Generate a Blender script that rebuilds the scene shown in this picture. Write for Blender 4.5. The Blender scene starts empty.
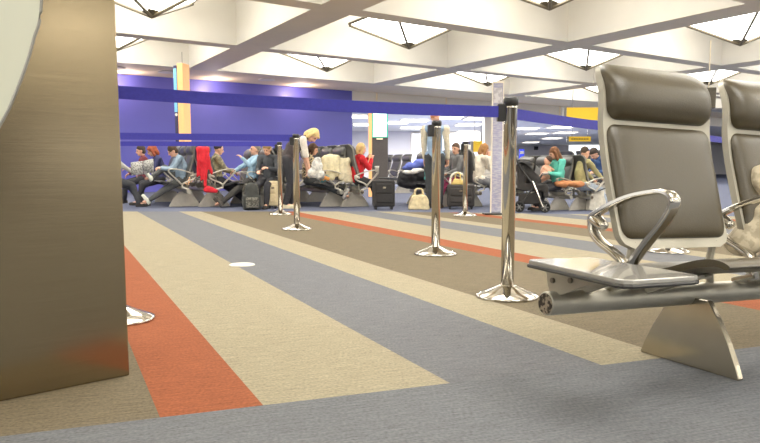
import bpy, bmesh, math, random
from mathutils import Vector, Matrix
R = math.radians
rnd = random.Random(7)
C = bpy.context.scene.collection
SC = bpy.context.scene

# ------------------------------------------------------------------ camera
H, F, HY, PPY = 0.72, 716.0, 167.0, 245.0
FP = math.hypot(F, PPY - HY)
cam = bpy.data.cameras.new('camera'); camo = bpy.data.objects.new('camera', cam); C.objects.link(camo)
camo.location = (0, 0, H); camo.rotation_euler = (R(90) - math.atan((PPY - HY) / F), 0, 0)
cam.sensor_width = 36; cam.lens = F / 760 * 36; cam.shift_y = (PPY - 221.5) / 760
cam.clip_end = 300; cam.clip_start = 0.05
SC.camera = camo

TH = math.atan((PPY - HY) / F); CT, ST = math.cos(TH), math.sin(TH)
def gx(px, D, py=167): return (px - 380) / (F * CT + (PPY - py) * ST) * D
def gz(py, D): return H + ((PPY - py) * CT - F * ST) / (F * CT + (PPY - py) * ST) * D
def G(px, py, z=0):                  # point of a level surface seen along one sight line
    y = F * CT + (PPY - py) * ST; w = (PPY - py) * CT - F * ST; t = (z - H) / w
    return Vector(((px - 380) * t, y * t, z))

# ------------------------------------------------------------------ materials
def lin(c):
    return tuple(((v / 255) / 12.92 if v <= 10 else ((v / 255 + 0.055) / 1.055) ** 2.4) for v in c)
def mat(name, rgb, rough=0.6, metal=0.0, var=0.08, scale=12.0, emit=0, rgb2=None, coords='Object', stretch=None, bump=0, spec=None, thr=None, coat=0):
    m = bpy.data.materials.new(name); m.use_nodes = True
    nt = m.node_tree; b = nt.nodes['Principled BSDF']
    c = lin(rgb)
    tc = nt.nodes.new('ShaderNodeTexCoord'); mp = nt.nodes.new('ShaderNodeMapping')
    nt.links.new(tc.outputs[coords], mp.inputs[0])
    if stretch: mp.inputs['Scale'].default_value = stretch
    n = nt.nodes.new('ShaderNodeTexNoise'); n.inputs['Scale'].default_value = scale; n.inputs['Detail'].default_value = 4
    nt.links.new(mp.outputs[0], n.inputs['Vector'])
    r = nt.nodes.new('ShaderNodeValToRGB')
    if rgb2 is None:
        a0 = [max(0, v * (1 - var)) for v in c]; a1 = [min(1, v * (1 + var)) for v in c]
        r.color_ramp.elements[0].position = .3; r.color_ramp.elements[1].position = .7
    else:
        a0 = c; a1 = lin(rgb2)
        t = .5 if thr is None else thr
        r.color_ramp.elements[0].position = t - .03; r.color_ramp.elements[1].position = t + .03
    r.color_ramp.elements[0].color = (*a0, 1); r.color_ramp.elements[1].color = (*a1, 1)
    nt.links.new(n.outputs['Fac'], r.inputs[0])
    nt.links.new(r.outputs[0], b.inputs['Base Color'])
    b.inputs['Roughness'].default_value = rough; b.inputs['Metallic'].default_value = metal
    if spec is not None: b.inputs['Specular IOR Level'].default_value = spec
    if coat: b.inputs['Coat Weight'].default_value = coat
    if emit:
        nt.links.new(r.outputs[0], b.inputs['Emission Color']); b.inputs['Emission Strength'].default_value = emit
    if bump:
        bp = nt.nodes.new('ShaderNodeBump'); bp.inputs['Strength'].default_value = bump; bp.inputs['Distance'].default_value = .01
        nt.links.new(n.outputs['Fac'], bp.inputs['Height']); nt.links.new(bp.outputs[0], b.inputs['Normal'])
    return m
M = {}
M['cream'] = mat('ceiling_cream', (216, 212, 203), .8, var=.02, scale=2)
M['beam'] = mat('beam_paint', (234, 220, 190), .7, var=.03, scale=2)
M['soffit'] = mat('soffit_paint', (244, 224, 184), .8, var=.03, scale=2)
M['blue_wall'] = mat('blue_wall_paint', (84, 84, 178), .45, var=.04, scale=1.5)
M['white_wall'] = mat('white_wall_paint', (236, 228, 212), .8, var=.02, scale=1)
M['grey_wall'] = mat('grey_wall_paint', (214, 210, 212), .8, var=.03, scale=1)
M['dim_wall'] = mat('dim_wall_paint', (64, 50, 36), .8, var=.05, scale=.6)
M['diffuser'] = mat('light_diffuser', (255, 250, 240), .5, var=.02, emit=9.0, scale=3)
M['panel_light'] = mat('panel_light', (255, 250, 240), .5, var=.01, emit=4, scale=3)
M['daylight'] = mat('window_daylight', (236, 244, 255), .4, var=.03, emit=1.3, scale=.6)
M['rib'] = mat('light_rib_metal', (96, 86, 66), .5, .2, scale=20)
M['chrome'] = mat('chrome', (196, 192, 184), .08, 1, var=.02, scale=30)
M['steel_soft'] = mat('satin_steel', (196, 188, 172), .25, 1, var=.04, scale=30)
M['frame'] = mat('silver_paint', (168, 163, 148), .35, .25, var=.03, scale=20)
M['arm_bg'] = mat('pale_cast_metal', (206, 200, 186), .3, .35, scale=20)
M['foot_bg'] = mat('pale_foot_plate', (196, 190, 178), .3, .25, scale=18)
M['frame_bg'] = mat('grey_frame_paint', (120, 118, 112), .4, .2, scale=20)
M['leather'] = mat('dark_leather', (63, 54, 34), .36, var=.14, scale=220, bump=.12, spec=.6)
M['leather_bg'] = mat('dark_leather_back_row', (70, 70, 70), .4, var=.12, scale=40, spec=.6)
M['beam_metal'] = mat('beam_tube_metal', (176, 172, 160), .42, .75, var=.06, scale=18)
M['foot_metal'] = mat('foot_plate_metal', (172, 164, 146), .2, .8, var=.05, scale=18)
M['rough_end'] = mat('beam_end_cap', (150, 136, 116), .8, .2, rgb2=(52, 44, 36), scale=70, bump=.5)
M['laminate'] = mat('table_laminate', (156, 153, 147), .2, .1, var=.05, scale=30, coat=.6)
M['black_edge'] = mat('black_edge_band', (38, 36, 34), .35, scale=20)
M['black'] = mat('black_plastic', (26, 26, 28), .4, scale=20)
M['bolt'] = mat('bolt_metal', (120, 116, 108), .3, .9, scale=30)
M['belt'] = mat('blue_webbing', (46, 46, 158), .7, var=.1, scale=60)
M['white_plate'] = mat('white_floor_plate', (232, 228, 216), .4, scale=10)
M['pale_panel'] = mat('pale_green_laminate', (200, 202, 184), .4, var=.02, scale=3)
M['grey_metal'] = mat('grey_metal', (140, 138, 134), .4, .6, scale=20)

# carpet: stripes across beta, ends along alpha
def carpet():
    m = bpy.data.materials.new('striped_carpet'); m.use_nodes = True
    nt = m.node_tree; N = nt.nodes; L = nt.links; b = N['Principled BSDF']; b.inputs['Roughness'].default_value = .95
    b.inputs['Specular IOR Level'].default_value = .1
    geo = N.new('ShaderNodeNewGeometry')
    sub = N.new('ShaderNodeVectorMath'); sub.operation = 'SUBTRACT'; sub.inputs[1].default_value = (-.636, 2.004, 0); L.new(geo.outputs['Position'], sub.inputs[0])
    def dot(v):
        d = N.new('ShaderNodeVectorMath'); d.operation = 'DOT_PRODUCT'; d.inputs[1].default_value = v; L.new(sub.outputs[0], d.inputs[0]); return d.outputs['Value']
    beta = dot((.9121, .4099, 0)); alpha = dot((-.356, .9345, 0))
    def mth(op, a, bb, clamp=False):
        n = N.new('ShaderNodeMath'); n.operation = op; n.use_clamp = clamp
        for i, v in enumerate((a, bb)):
            if isinstance(v, (int, float)): n.inputs[i].default_value = v
            else: L.new(v, n.inputs[i])
        return n.outputs[0]
    br, rd, cr, bl = lin((108, 98, 80)), lin((143, 81, 54)), lin((149, 140, 118)), lin((106, 107, 111))
    stops = [(-4, bl), (-2.9, cr), (-2.6, br), (0, rd), (.30, cr), (.93, bl), (1.545, cr), (1.87, br), (2.97, rd), (3.27, cr), (3.91, bl),
             (4.47, cr), (4.77, br), (5.42, rd), (5.70, cr), (6.35, bl), (6.9, cr), (7.2, br), (8.0, rd), (8.3, cr), (8.9, bl), (9.5, cr), (9.8, br), (10.8, rd), (11.1, cr), (11.7, bl), (12.3, cr), (12.6, br)]
    cur = None
    for v, c in stops:                       # one exact step per stripe edge
        if cur is None:
            rg = N.new('ShaderNodeRGB'); rg.outputs[0].default_value = (*c, 1); cur = rg.outputs[0]; continue
        mx = N.new('ShaderNodeMix'); mx.data_type = 'RGBA'; L.new(mth('GREATER_THAN', beta, v), mx.inputs['Factor']); L.new(cur, mx.inputs['A']); mx.inputs['B'].default_value = (*c, 1); cur = mx.outputs['Result']
    sep = N.new('ShaderNodeSeparateXYZ'); L.new(geo.outputs['Position'], sep.inputs[0])
    far = mth('GREATER_THAN', mth('ADD', sep.outputs['Y'], mth('MULTIPLY', mth('MAXIMUM', sep.outputs['X'], 0), .22)), 11.65)
    near = mth('LESS_THAN', alpha, 0)
    mx1 = N.new('ShaderNodeMix'); mx1.data_type = 'RGBA'; L.new(far, mx1.inputs['Factor']); L.new(cur, mx1.inputs['A']); mx1.inputs['B'].default_value = (*lin((94, 99, 120)), 1)
    mx2 = N.new('ShaderNodeMix'); mx2.data_type = 'RGBA'; L.new(near, mx2.inputs['Factor']); L.new(mx1.outputs['Result'], mx2.inputs['A']); mx2.inputs['B'].default_value = (*lin((104, 106, 110)), 1)
    # streaky pile running across the stripes
    cmb = N.new('ShaderNodeCombineXYZ'); L.new(mth('MULTIPLY', beta, 5), cmb.inputs[0]); L.new(mth('MULTIPLY', alpha, 75), cmb.inputs[1])
    nz = N.new('ShaderNodeTexNoise'); nz.inputs['Scale'].default_value = 1.6; nz.inputs['Detail'].default_value = 7; nz.inputs['Roughness'].default_value = .75; L.new(cmb.outputs[0], nz.inputs['Vector'])
    nz2 = N.new('ShaderNodeTexNoise'); nz2.inputs['Scale'].default_value = 95; nz2.inputs['Detail'].default_value = 2; L.new(geo.outputs['Position'], nz2.inputs['Vector'])
    v = mth('ADD', mth('MULTIPLY', mth('SUBTRACT', nz.outputs['Fac'], .5), 1.7), mth('MULTIPLY', mth('SUBTRACT', nz2.outputs['Fac'], .5), 1.05))
    v = mth('ADD', v, 1.0)
    mul = N.new('ShaderNodeVectorMath'); mul.operation = 'SCALE'; L.new(mx2.outputs['Result'], mul.inputs[0]); L.new(v, mul.inputs['Scale'])
    L.new(mul.outputs[0], b.inputs['Base Color'])
    return m
M['carpet'] = carpet()

# ------------------------------------------------------------------ helpers
def link(name, me, m, parent=None, smooth=False):
    o = bpy.data.objects.new(name, me); C.objects.link(o)
    if m is not None:
        for mm in (m if isinstance(m, (list, tuple)) else [m]): me.materials.append(mm)
    if parent is not None: o.parent = parent
    if smooth:
        for p in me.polygons: p.use_smooth = True
    return o
def obj(name, bm, m, parent=None, smooth=False, bevel=0, seg=2):
    me = bpy.data.meshes.new(name); bmesh.ops.recalc_face_normals(bm, faces=bm.faces[:]); bm.to_mesh(me); bm.free()
    o = link(name, me, m, parent, smooth)
    if bevel:
        md = o.modifiers.new('bevel', 'BEVEL'); md.width = bevel; md.segments = seg; md.limit_method = 'ANGLE'; md.angle_limit = R(40)
    return o
def tag(o, label, cat, group=None, kind=None):
    o['label'] = label; o['category'] = cat
    if group: o['group'] = group
    if kind: o['kind'] = kind
    return o
def thing(name, label, cat, loc=(0, 0, 0), rz=0, group=None):
    o = bpy.data.objects.new(name, None); C.objects.link(o); o.location = loc; o.rotation_euler = (0, 0, rz); o.empty_display_size = .1
    return tag(o, label, cat, group)
def struct(name, bm, m, parent=None, **k):
    o = obj(name, bm, m, parent, **k)
    if parent is None: o['kind'] = 'structure'
    return o
def dup(root, loc, rz=0, label=None, group=None, skip=()):
    r = root.copy(); C.objects.link(r); r.location = loc; r.rotation_euler = (0, 0, rz)
    if label: r['label'] = label
    if group: r['group'] = group
    for ch in list(root.children):
        if ch.name.split('.')[0] in skip: continue
        c = ch.copy(); C.objects.link(c); c.parent = r
        for g in list(ch.children):
            d = g.copy(); C.objects.link(d); d.parent = c
    return r
def box(bm, lo, hi, rot=None, at=None):
    r = bmesh.ops.create_cube(bm, size=1)
    s = Matrix.Diagonal((hi[0] - lo[0], hi[1] - lo[1], hi[2] - lo[2], 1)); t = Matrix.Translation([(a + b) / 2 for a, b in zip(lo, hi)])
    mm = t @ s
    if rot is not None: mm = Matrix.Translation(at or (0, 0, 0)) @ rot @ mm
    bmesh.ops.transform(bm, matrix=mm, verts=r['verts']); return r['verts']
def tube(bm, pts, r, n=10, rs=None, closed=False, flat=1.0, upv=(0, 0, 1)):
    pts = [Vector(p) for p in pts]; rings = []
    for i, p in enumerate(pts):
        a = pts[i - 1] if i > 0 else (pts[-1] if closed else p); b = pts[i + 1] if i < len(pts) - 1 else (pts[0] if closed else p)
        d = (b - a).normalized(); u = Vector(upv)
        if abs(d.dot(u)) > .98: u = Vector((1, 0, 0)) if abs(d.x) < .9 else Vector((0, 1, 0))
        s = d.cross(u).normalized(); t = s.cross(d).normalized(); rr = rs[i] if rs else r
        rings.append([bm.verts.new(p + s * math.cos(2 * math.pi * k / n) * rr * flat + t * math.sin(2 * math.pi * k / n) * rr) for k in range(n)])
    m = len(rings)
    for i in range(m if closed else m - 1):
        A, B = rings[i], rings[(i + 1) % m]
        for k in range(n): bm.faces.new((A[k], A[(k + 1) % n], B[(k + 1) % n], B[k]))
    if not closed:
        bm.faces.new(list(reversed(rings[0]))); bm.faces.new(rings[-1])
def lathe(bm, prof, n=32, at=(0, 0, 0)):
    rings = []
    for r, z in prof:
        if r < 1e-5: rings.append([bm.verts.new((at[0], at[1], at[2] + z))])
        else: rings.append([bm.verts.new((at[0] + r * math.cos(2 * math.pi * k / n), at[1] + r * math.sin(2 * math.pi * k / n), at[2] + z)) for k in range(n)])
    for A, B in zip(rings[:-1], rings[1:]):
        for k in range(n):
            a = [A[k % len(A)], A[(k + 1) % n % len(A)], B[(k + 1) % n % len(B)], B[k % len(B)]]
            f = []
            for v in a:
                if v not in f: f.append(v)
            if len(f) > 2: bm.faces.new(f)
    for rg, rev in ((rings[0], True), (rings[-1], False)):
        if len(rg) > 2: bm.faces.new(rg if not rev else list(reversed(rg)))
def prism(bm, poly, axis, a, b):      # polygon extruded along an axis; poly gives the other two coordinates in order
    def P(p, w):
        if axis == 'x': return (w, p[0], p[1])
        if axis == 'y': return (p[0], w, p[1])
        return (p[0], p[1], w)
    A = [bm.verts.new(P(p, a)) for p in poly]; B = [bm.verts.new(P(p, b)) for p in poly]
    bm.faces.new(A); bm.faces.new(list(reversed(B)))
    for i in range(len(poly)): bm.faces.new((A[i], A[(i + 1) % len(A)], B[(i + 1) % len(A)], B[i]))
def smoothpath(pts, n=6):
    P = [Vector(p) for p in pts]; out = []
    for i in range(len(P) - 1):
        p0 = P[max(0, i - 1)]; p1 = P[i]; p2 = P[i + 1]; p3 = P[min(len(P) - 1, i + 2)]
        for k in range(n):
            t = k / n
            out.append(.5 * ((2 * p1) + (-p0 + p2) * t + (2 * p0 - 5 * p1 + 4 * p2 - p3) * t * t + (-p0 + 3 * p1 - 3 * p2 + p3) * t ** 3))
    out.append(P[-1]); return out

# soft solids: a union of ellipsoids and tapered capsules melted into one skin
def ell(bm, c, r, rot=None, sub=2):
    v = bmesh.ops.create_icosphere(bm, subdivisions=sub, radius=1)['verts']
    mm = Matrix.Translation(c) @ (rot if rot is not None else Matrix()) @ Matrix.Diagonal((*r, 1))
    bmesh.ops.transform(bm, matrix=mm, verts=v)
def cap(bm, a, ra, b, rb, n=12):
    a = Vector(a); b = Vector(b); d = b - a; L = d.length
    if L < 1e-4: ell(bm, a, (ra,) * 3); return
    q = d.to_track_quat('Z', 'Y').to_matrix().to_4x4()
    rings = []
    for k in range(-4, 1):
        t = k / 4 * math.pi / 2; rings.append((math.sin(t) * ra, math.cos(t) * ra))
    for k in range(0, 5):
        t = k / 4 * math.pi / 2; rings.append((L + math.sin(t) * rb, math.cos(t) * rb))
    mm = Matrix.Translation(a) @ q
    R_ = []
    for z, r in rings:
        if r < 1e-4: R_.append([bm.verts.new(mm @ Vector((0, 0, z)))])
        else: R_.append([bm.verts.new(mm @ Vector((r * math.cos(2 * math.pi * k / n), r * math.sin(2 * math.pi * k / n), z))) for k in range(n)])
    for A, B in zip(R_[:-1], R_[1:]):
        for k in range(n):
            f = []
            for v in (A[k % len(A)], A[(k + 1) % n % len(A)], B[(k + 1) % n % len(B)], B[k % len(B)]):
                if v not in f: f.append(v)
            if len(f) > 2: bm.faces.new(f)
DG = bpy.context.evaluated_depsgraph_get
def melt(name, bm, m, parent=None, voxel=.012, smooth=3, wrinkle=0, seed=0, wf=14):
    bmesh.ops.recalc_face_normals(bm, faces=bm.faces[:])
    me = bpy.data.meshes.new(name + '_raw'); bm.to_mesh(me); bm.free()
    t = bpy.data.objects.new('raw', me); C.objects.link(t)
    md = t.modifiers.new('r', 'REMESH'); md.mode = 'VOXEL'; md.voxel_size = voxel
    if smooth:
        s = t.modifiers.new('s', 'SMOOTH'); s.iterations = smooth; s.factor = .5
    dg = DG(); dg.update()
    out = bpy.data.meshes.new_from_object(t.evaluated_get(dg)); out.name = name
    bpy.data.objects.remove(t); bpy.data.meshes.remove(me)
    if wrinkle:
        from mathutils import noise
        off = Vector((seed * 3.1, seed * 1.7, 0))
        out.calc_loop_triangles()
        nrm = [v.normal.copy() for v in out.vertices]
        for v, n in zip(out.vertices, nrm): v.co += n * (noise.noise((v.co + off) * wf) * wrinkle)
    return link(name, out, m, parent, True)

# ------------------------------------------------------------------ the building
bm = bmesh.new(); box(bm, (-40, -28, -.05), (60, 85, 0)); struct('floor', bm, M['carpet'])

P0 = Vector((-2.85, 16.05, 0)); U = Vector((-2.13, 3.87, 0)); V = Vector((4.82, 3.45, 0)); CZ = 3.3
def LT(a, b, z): p = P0 + U * a + V * b; return (p.x, p.y, z)
bm = bmesh.new(); bw = .065; bh = .05; TOP = CZ + 1.15
A0, A1, B0, B1 = -12, 1, -4, 5
fb = bmesh.new()
def quad(bm_, *p): bm_.faces.new([bm_.verts.new(q) for q in p])
am = {}
for a in range(A0, A1):
    for b in range(B0, B1):
        a0, a1, b0, b1 = a + bh, a + 1 - bh, b + bw, b + 1 - bw
        if a == 0: a1 = .87
        ring_o = [(a, b), (a + 1 if a < 0 else .92, b), (a + 1 if a < 0 else .92, b + 1), (a, b + 1)]; ring_i = [(a0, b0), (a1, b0), (a1, b1), (a0, b1)]
        for i in range(4):
            j = (i + 1) % 4
            quad(fb, LT(*ring_o[i], CZ), LT(*ring_o[j], CZ), LT(*ring_i[j], CZ), LT(*ring_i[i], CZ))
            quad(bm, LT(*ring_i[i], CZ), LT(*ring_i[j], CZ), LT(*ring_i[j], TOP), LT(*ring_i[i], TOP))
        quad(bm, *[LT(*q, TOP) for q in ring_i])
struct('ceiling', bm, M['cream'])
o = struct('trim_1', fb, M['beam'])                          # undersides of the coffer beams
# soffit between the coffers and the wall
WD = V.normalized(); WN = Vector((-WD.y, WD.x, 0))
W0 = Vector((-.956, 24.88, 0))
def WP(k, off=0, z=0): p = W0 + WD * k + WN * off; return (p.x, p.y, z)
bm = bmesh.new()
s0 = P0 + U * .92
def SP(k, z): p = s0 + WD * k; return (p.x, p.y, z)
quad(bm, SP(-22, CZ), SP(26, CZ), WP(30, 0, CZ), WP(-22, 0, CZ))
struct('trim_2', bm, M['soffit'])
def slab(bm, k0, k1, o0, o1, z0, z1):
    A = [WP(k0, o0, z0), WP(k1, o0, z0), WP(k1, o1, z0), WP(k0, o1, z0)]; B = [(x, y, z1) for x, y, z in A]
    a = [bm.verts.new(p) for p in A]; b = [bm.verts.new(p) for p in B]
    bm.faces.new(a); bm.faces.new(list(reversed(b)))
    for i in range(4): bm.faces.new((a[i], a[(i + 1) % 4], b[(i + 1) % 4], b[i]))
bm = bmesh.new(); slab(bm, -22, 0, 0, .35, 0, CZ); struct('wall_left', bm, M['blue_wall'])
bm = bmesh.new(); slab(bm, .0, 32, 0, .3, 2.87, CZ + 1.2); struct('wall_header', bm, M['white_wall'])
bm = bmesh.new()
for k in (1.0, 4.2, 7.4, 10.6): slab(bm, k, k + .05, -.03, 0, 2.87, CZ)
struct('trim_3', bm, M['soffit'])
# far hall behind the opening
bm = bmesh.new()
quad(bm, (-20, 18, 2.88), (60, 18, 2.88), (60, 84, 2.88), (-20, 84, 2.88))
for v in list(bm.verts): pass
bm.free()
bm = bmesh.new()
quad(bm, WP(-.4, .3, 2.88), WP(60, .3, 2.88), (60, 84, 2.88), (-20, 84, 2.88), WP(-.4, 28, 2.88))
bmesh.ops.recalc_face_normals(bm, faces=bm.faces[:])
struct('ceiling_far_hall', bm, M['cream'])
bm = bmesh.new(); box(bm, (-14, 44, 0), (6.1, 44.3, 2.88)); struct('wall_back', bm, M['grey_wall'])
bm = bmesh.new(); box(bm, (5.9, 44.3, 0), (6.1, 72, 2.88)); struct('wall_jog', bm, M['white_wall'])
bm = bmesh.new(); box(bm, (5.9, 72, 0), (50, 72.3, 2.88)); struct('wall_right', bm, M['grey_wall'])
bm = bmesh.new(); box(bm, (-35, -27, 0), (50, -26.7, 4.45)); struct('wall_front', bm, M['dim_wall'])
bm = bmesh.new(); box(bm, (gx(484, 30), 30, 0), (gx(497, 30), 30.6, 2.88)); struct('column_white', bm, M['white_wall'])
def window(n, x0, x1, y, z0, z1, bars, fm='white_wall'):
    bm = bmesh.new(); w = .09
    box(bm, (x0 - w, y - .12, z0 - w), (x1 + w, y, z0)); box(bm, (x0 - w, y - .12, z1), (x1 + w, y, z1 + w))
    box(bm, (x0 - w, y - .12, z0), (x0, y, z1)); box(bm, (x1, y - .12, z0), (x1 + w, y, z1))
    for k in range(1, bars): x = x0 + (x1 - x0) * k / bars; box(bm, (x - .03, y - .1, z0), (x + .03, y, z1))
    o = struct('window_%d' % n, bm, M[fm])
    bm = bmesh.new(); box(bm, (x0, y - .06, z0), (x1, y - .03, z1)); obj('pane', bm, M['daylight'], o)
window(1, gx(412, 44), gx(455, 44), 44, .3, gz(134, 44), 2)
window(2, gx(489, 72), gx(507, 72), 72, .2, gz(147, 72), 2)
window(3, gx(568, 72), gx(640, 72), 72, .2, gz(143, 72), 3)

# recessed panel lights of the far hall
CL = thing('panel_light', 'x', 'ceiling light', (0, 0, 0))
bm = bmesh.new(); box(bm, (-.62, -.85, -.02), (.62, .85, -.008)); obj('diffuser', bm, M['panel_light'], CL)
bm = bmesh.new()
for lo, hi in (((-.68, -.91, -.03), (-.62, .91, 0)), ((.62, -.91, -.03), (.68, .91, 0)), ((-.62, -.91, -.03), (.62, -.85, 0)), ((-.62, .85, -.03), (.62, .91, 0))): box(bm, lo, hi)
obj('frame', bm, M['white_wall'], CL)
far_l = [(353, 117, 'by the blue wall end'), (366, 125, 'just left of the green edged screen'), (395, 123, 'just right of the green edged screen'), (414, 121, 'left of the standing man'),
         (412, 128, 'nearest above the bright far window'), (447, 118, 'behind the standing man'), (468, 125, 'second down, right of the standing man'), (467, 132, 'third down, right of the standing man'), (479, 119, 'first, left of the tall printed sign'),
         (525, 129, 'first right of the nearest chrome post'), (560, 127.5, 'top one left of the yellow hanging sign'), (536, 134, 'second one right of the nearest chrome post'), (564, 133, 'lower one just above the small yellow sign'), (551, 138.5, 'low left of the small yellow sign'), (530, 142.5, 'lowest one, furthest into the hall')]
for i, (px, py, w) in enumerate(far_l):
    D = (2.87 - H) * FP / (HY - py); loc = (gx(px, D), D, 2.872); lab = 'white ceiling panel light in the far hall, ' + w
    if i == 0: CL.location = loc; CL['label'] = lab; CL['group'] = 'far hall panel lights'
    else: dup(CL, loc, 0, lab, 'far hall panel lights')

for px, py, w_ in far_l:
    D = (2.87 - H) * FP / (HY - py); l = bpy.data.lights.new('troffer_lamp', 'AREA'); l.shape = 'RECTANGLE'; l.size = 1.2; l.size_y = 1.6; l.energy = 280
    lo = bpy.data.objects.new('troffer_lamp', l); C.objects.link(lo); lo.location = (gx(px, D), D, 2.845)
# inverted pyramid lights in the coffers
PL = thing('pyramid_light', 'x', 'ceiling light', (0, 0, 0))
TIP = Vector((0, 0, 0)); hs = .225; hb = .17; ht = .56
cor = [U * (sa * hs) + V * (sb * hb) + Vector((0, 0, ht)) for sa, sb in ((-1, -1), (1, -1), (1, 1), (-1, 1))]
bm = bmesh.new(); tv = bm.verts.new((0, 0, .03)); cv = [bm.verts.new(c) for c in cor]
for i in range(4): bm.faces.new((tv, cv[i], cv[(i + 1) % 4]))
obj('diffuser', bm, M['diffuser'], PL)
for i in range(4):
    bm = bmesh.new(); tube(bm, [(0, 0, -.01), cor[i] + Vector((0, 0, -.035))], .03, 6); obj('rib', bm, M['rib'], PL)
bm = bmesh.new(); tube(bm, cor, .03, 6, closed=True); obj('rim', bm, M['rib'], PL)
bm = bmesh.new(); lathe(bm, [(0, -.02), (.17, .09), (.15, .12), (0, .12)], 4); obj('tip_cap', bm, M['rib'], PL)
bm = bmesh.new(); tube(bm, [(0, 0, ht - .1), (0, 0, 1.14)], .04, 8); obj('stem', bm, M['rib'], PL)
names = {(-1, -1): 'above the stainless panel, cut by the top left corner', (0, -1): 'small one left over the blue wall, beside the stainless panel', (0, 0): 'middle one over the right end of the blue wall',
         (-1, 0): 'large one at the top, left of centre', (-1, 1): 'behind the headrest, right of centre', (0, 1): 'small one left of the tall printed sign', (-2, 0): 'cut by the top edge, centre', (-2, 1): 'at the top right corner',
         (-1, 2): 'between the two near headrests', (0, 2): 'low one just left of the near headrest'}
first = True
for a in range(-8, 1):
    for b in range(-2, 4):
        ca = a + .5 if a < 0 else .46
        x, y, z = LT(ca, b + (.56 if b == -1 else .5), CZ - .02)
        lab = 'inverted pyramid ceiling light, ' + names.get((a, b), 'in a coffer out of view')
        if first: PL.location = (x, y, z); PL['label'] = lab; PL['group'] = 'pyramid lights in the coffers'; first = False
        else: dup(PL, (x, y, z), 0, lab, 'pyramid lights in the coffers')
# small flat downlights in the soffit
DL = thing('downlight', 'x', 'ceiling light', (0, 0, 0))
bm = bmesh.new(); lathe(bm, [(.2, -.03), (.24, -.03), (.24, 0), (.2, 0)], 24); obj('trim_ring', bm, M['white_wall'], DL)
bm = bmesh.new(); lathe(bm, [(0, -.02), (.2, -.02), (.2, -.005), (0, -.005)], 24); obj('lens', bm, M['panel_light'], DL)
for i, (px, w) in enumerate(((170, 'left of the tall orange sign column'), (268, 'midway along the blue wall'), (120, 'beside the stainless panel'))):
    sd = 1.0; base = s0 + WN * .75
    # where the line of lights crosses the sight line of px
    t = (px - 380) / FP; k = (t * base.y - base.x) / (WD.x - t * WD.y); p = base + WD * k
    lab = 'round white downlight in the tan soffit, ' + w
    if i == 0: DL.location = (p.x, p.y, CZ - .001); DL['label'] = lab; DL['group'] = 'soffit downlights'
    else: dup(DL, (p.x, p.y, CZ - .001), 0, lab, 'soffit downlights')
for px in (218, 302, 130):
    base = W0 - WN * .55; t = (px - 380) / FP; k = (t * base.y - base.x) / (WD.x - t * WD.y); p = base + WD * k
    l = bpy.data.lights.new('wall_wash', 'POINT'); l.energy = 26; l.color = (1, .78, .70); l.shadow_soft_size = .02
    lo = bpy.data.objects.new('wall_wash', l); C.objects.link(lo); lo.location = (p.x, p.y, CZ - .22)

# ------------------------------------------------------------------ stainless panel at the left
pa, pb = Vector((-.8684, 2.4234, 0)), Vector((-1.1711, 2.1413, 0))
pd = (pb - pa).normalized(); pn = Vector((pd.y, -pd.x, 0))
if pn.y > 0: pn = -pn
K = thing('kiosk', 'brushed stainless steel kiosk with pale curved side, standing at the left edge', 'kiosk', tuple(pa))
def KP(k, off, z): p = pd * k + pn * off; return Vector((p.x, p.y, z))
def steel():
    m = bpy.data.materials.new('brushed_stainless'); m.use_nodes = True; nt = m.node_tree; b = nt.nodes['Principled BSDF']
    b.inputs['Metallic'].default_value = .92
    tc = nt.nodes.new('ShaderNodeTexCoord'); mp = nt.nodes.new('ShaderNodeMapping'); mp.inputs['Scale'].default_value = (1.2, 1.2, 260)
    nt.links.new(tc.outputs['Object'], mp.inputs[0]); n = nt.nodes.new('ShaderNodeTexNoise'); n.inputs['Scale'].default_value = 3; n.inputs['Detail'].default_value = 8; n.inputs['Roughness'].default_value = .7
    nt.links.new(mp.outputs[0], n.inputs[0])
    r = nt.nodes.new('ShaderNodeValToRGB'); r.color_ramp.elements[0].position = .25; r.color_ramp.elements[1].position = .75
    r.color_ramp.elements[0].color = (*lin((124, 110, 86)), 1); r.color_ramp.elements[1].color = (*lin((156, 141, 112)), 1); nt.links.new(n.outputs[0], r.inputs[0]); nt.links.new(r.outputs[0], b.inputs['Base Color'])
    q = nt.nodes.new('ShaderNodeMath'); q.operation = 'MULTIPLY_ADD'; q.inputs[1].default_value = .08; q.inputs[2].default_value = .14; nt.links.new(n.outputs[0], q.inputs[0]); nt.links.new(q.outputs[0], b.inputs['Roughness'])
    bp = nt.nodes.new('ShaderNodeBump'); bp.inputs['Strength'].default_value = .02; bp.inputs['Distance'].default_value = .002; nt.links.new(n.outputs[0], bp.inputs['Height']); nt.links.new(bp.outputs[0], b.inputs['Normal'])
    return m
M['steel'] = steel()
bm = bmesh.new()
a = [bm.verts.new(KP(k, o_, z)) for z in (0, 2.3) for k, o_ in ((0, 0), (1.3, 0), (1.3, -.5), (0, -.5))]
for f in ((0, 1, 2, 3), (7, 6, 5, 4), (0, 4, 5, 1), (1, 5, 6, 2), (2, 6, 7, 3), (3, 7, 4, 0)): bm.faces.new([a[i] for i in f])
# lean the free edge very slightly as in the photo
obj('steel_panel', bm, M['steel'], K, bevel=.006)
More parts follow.
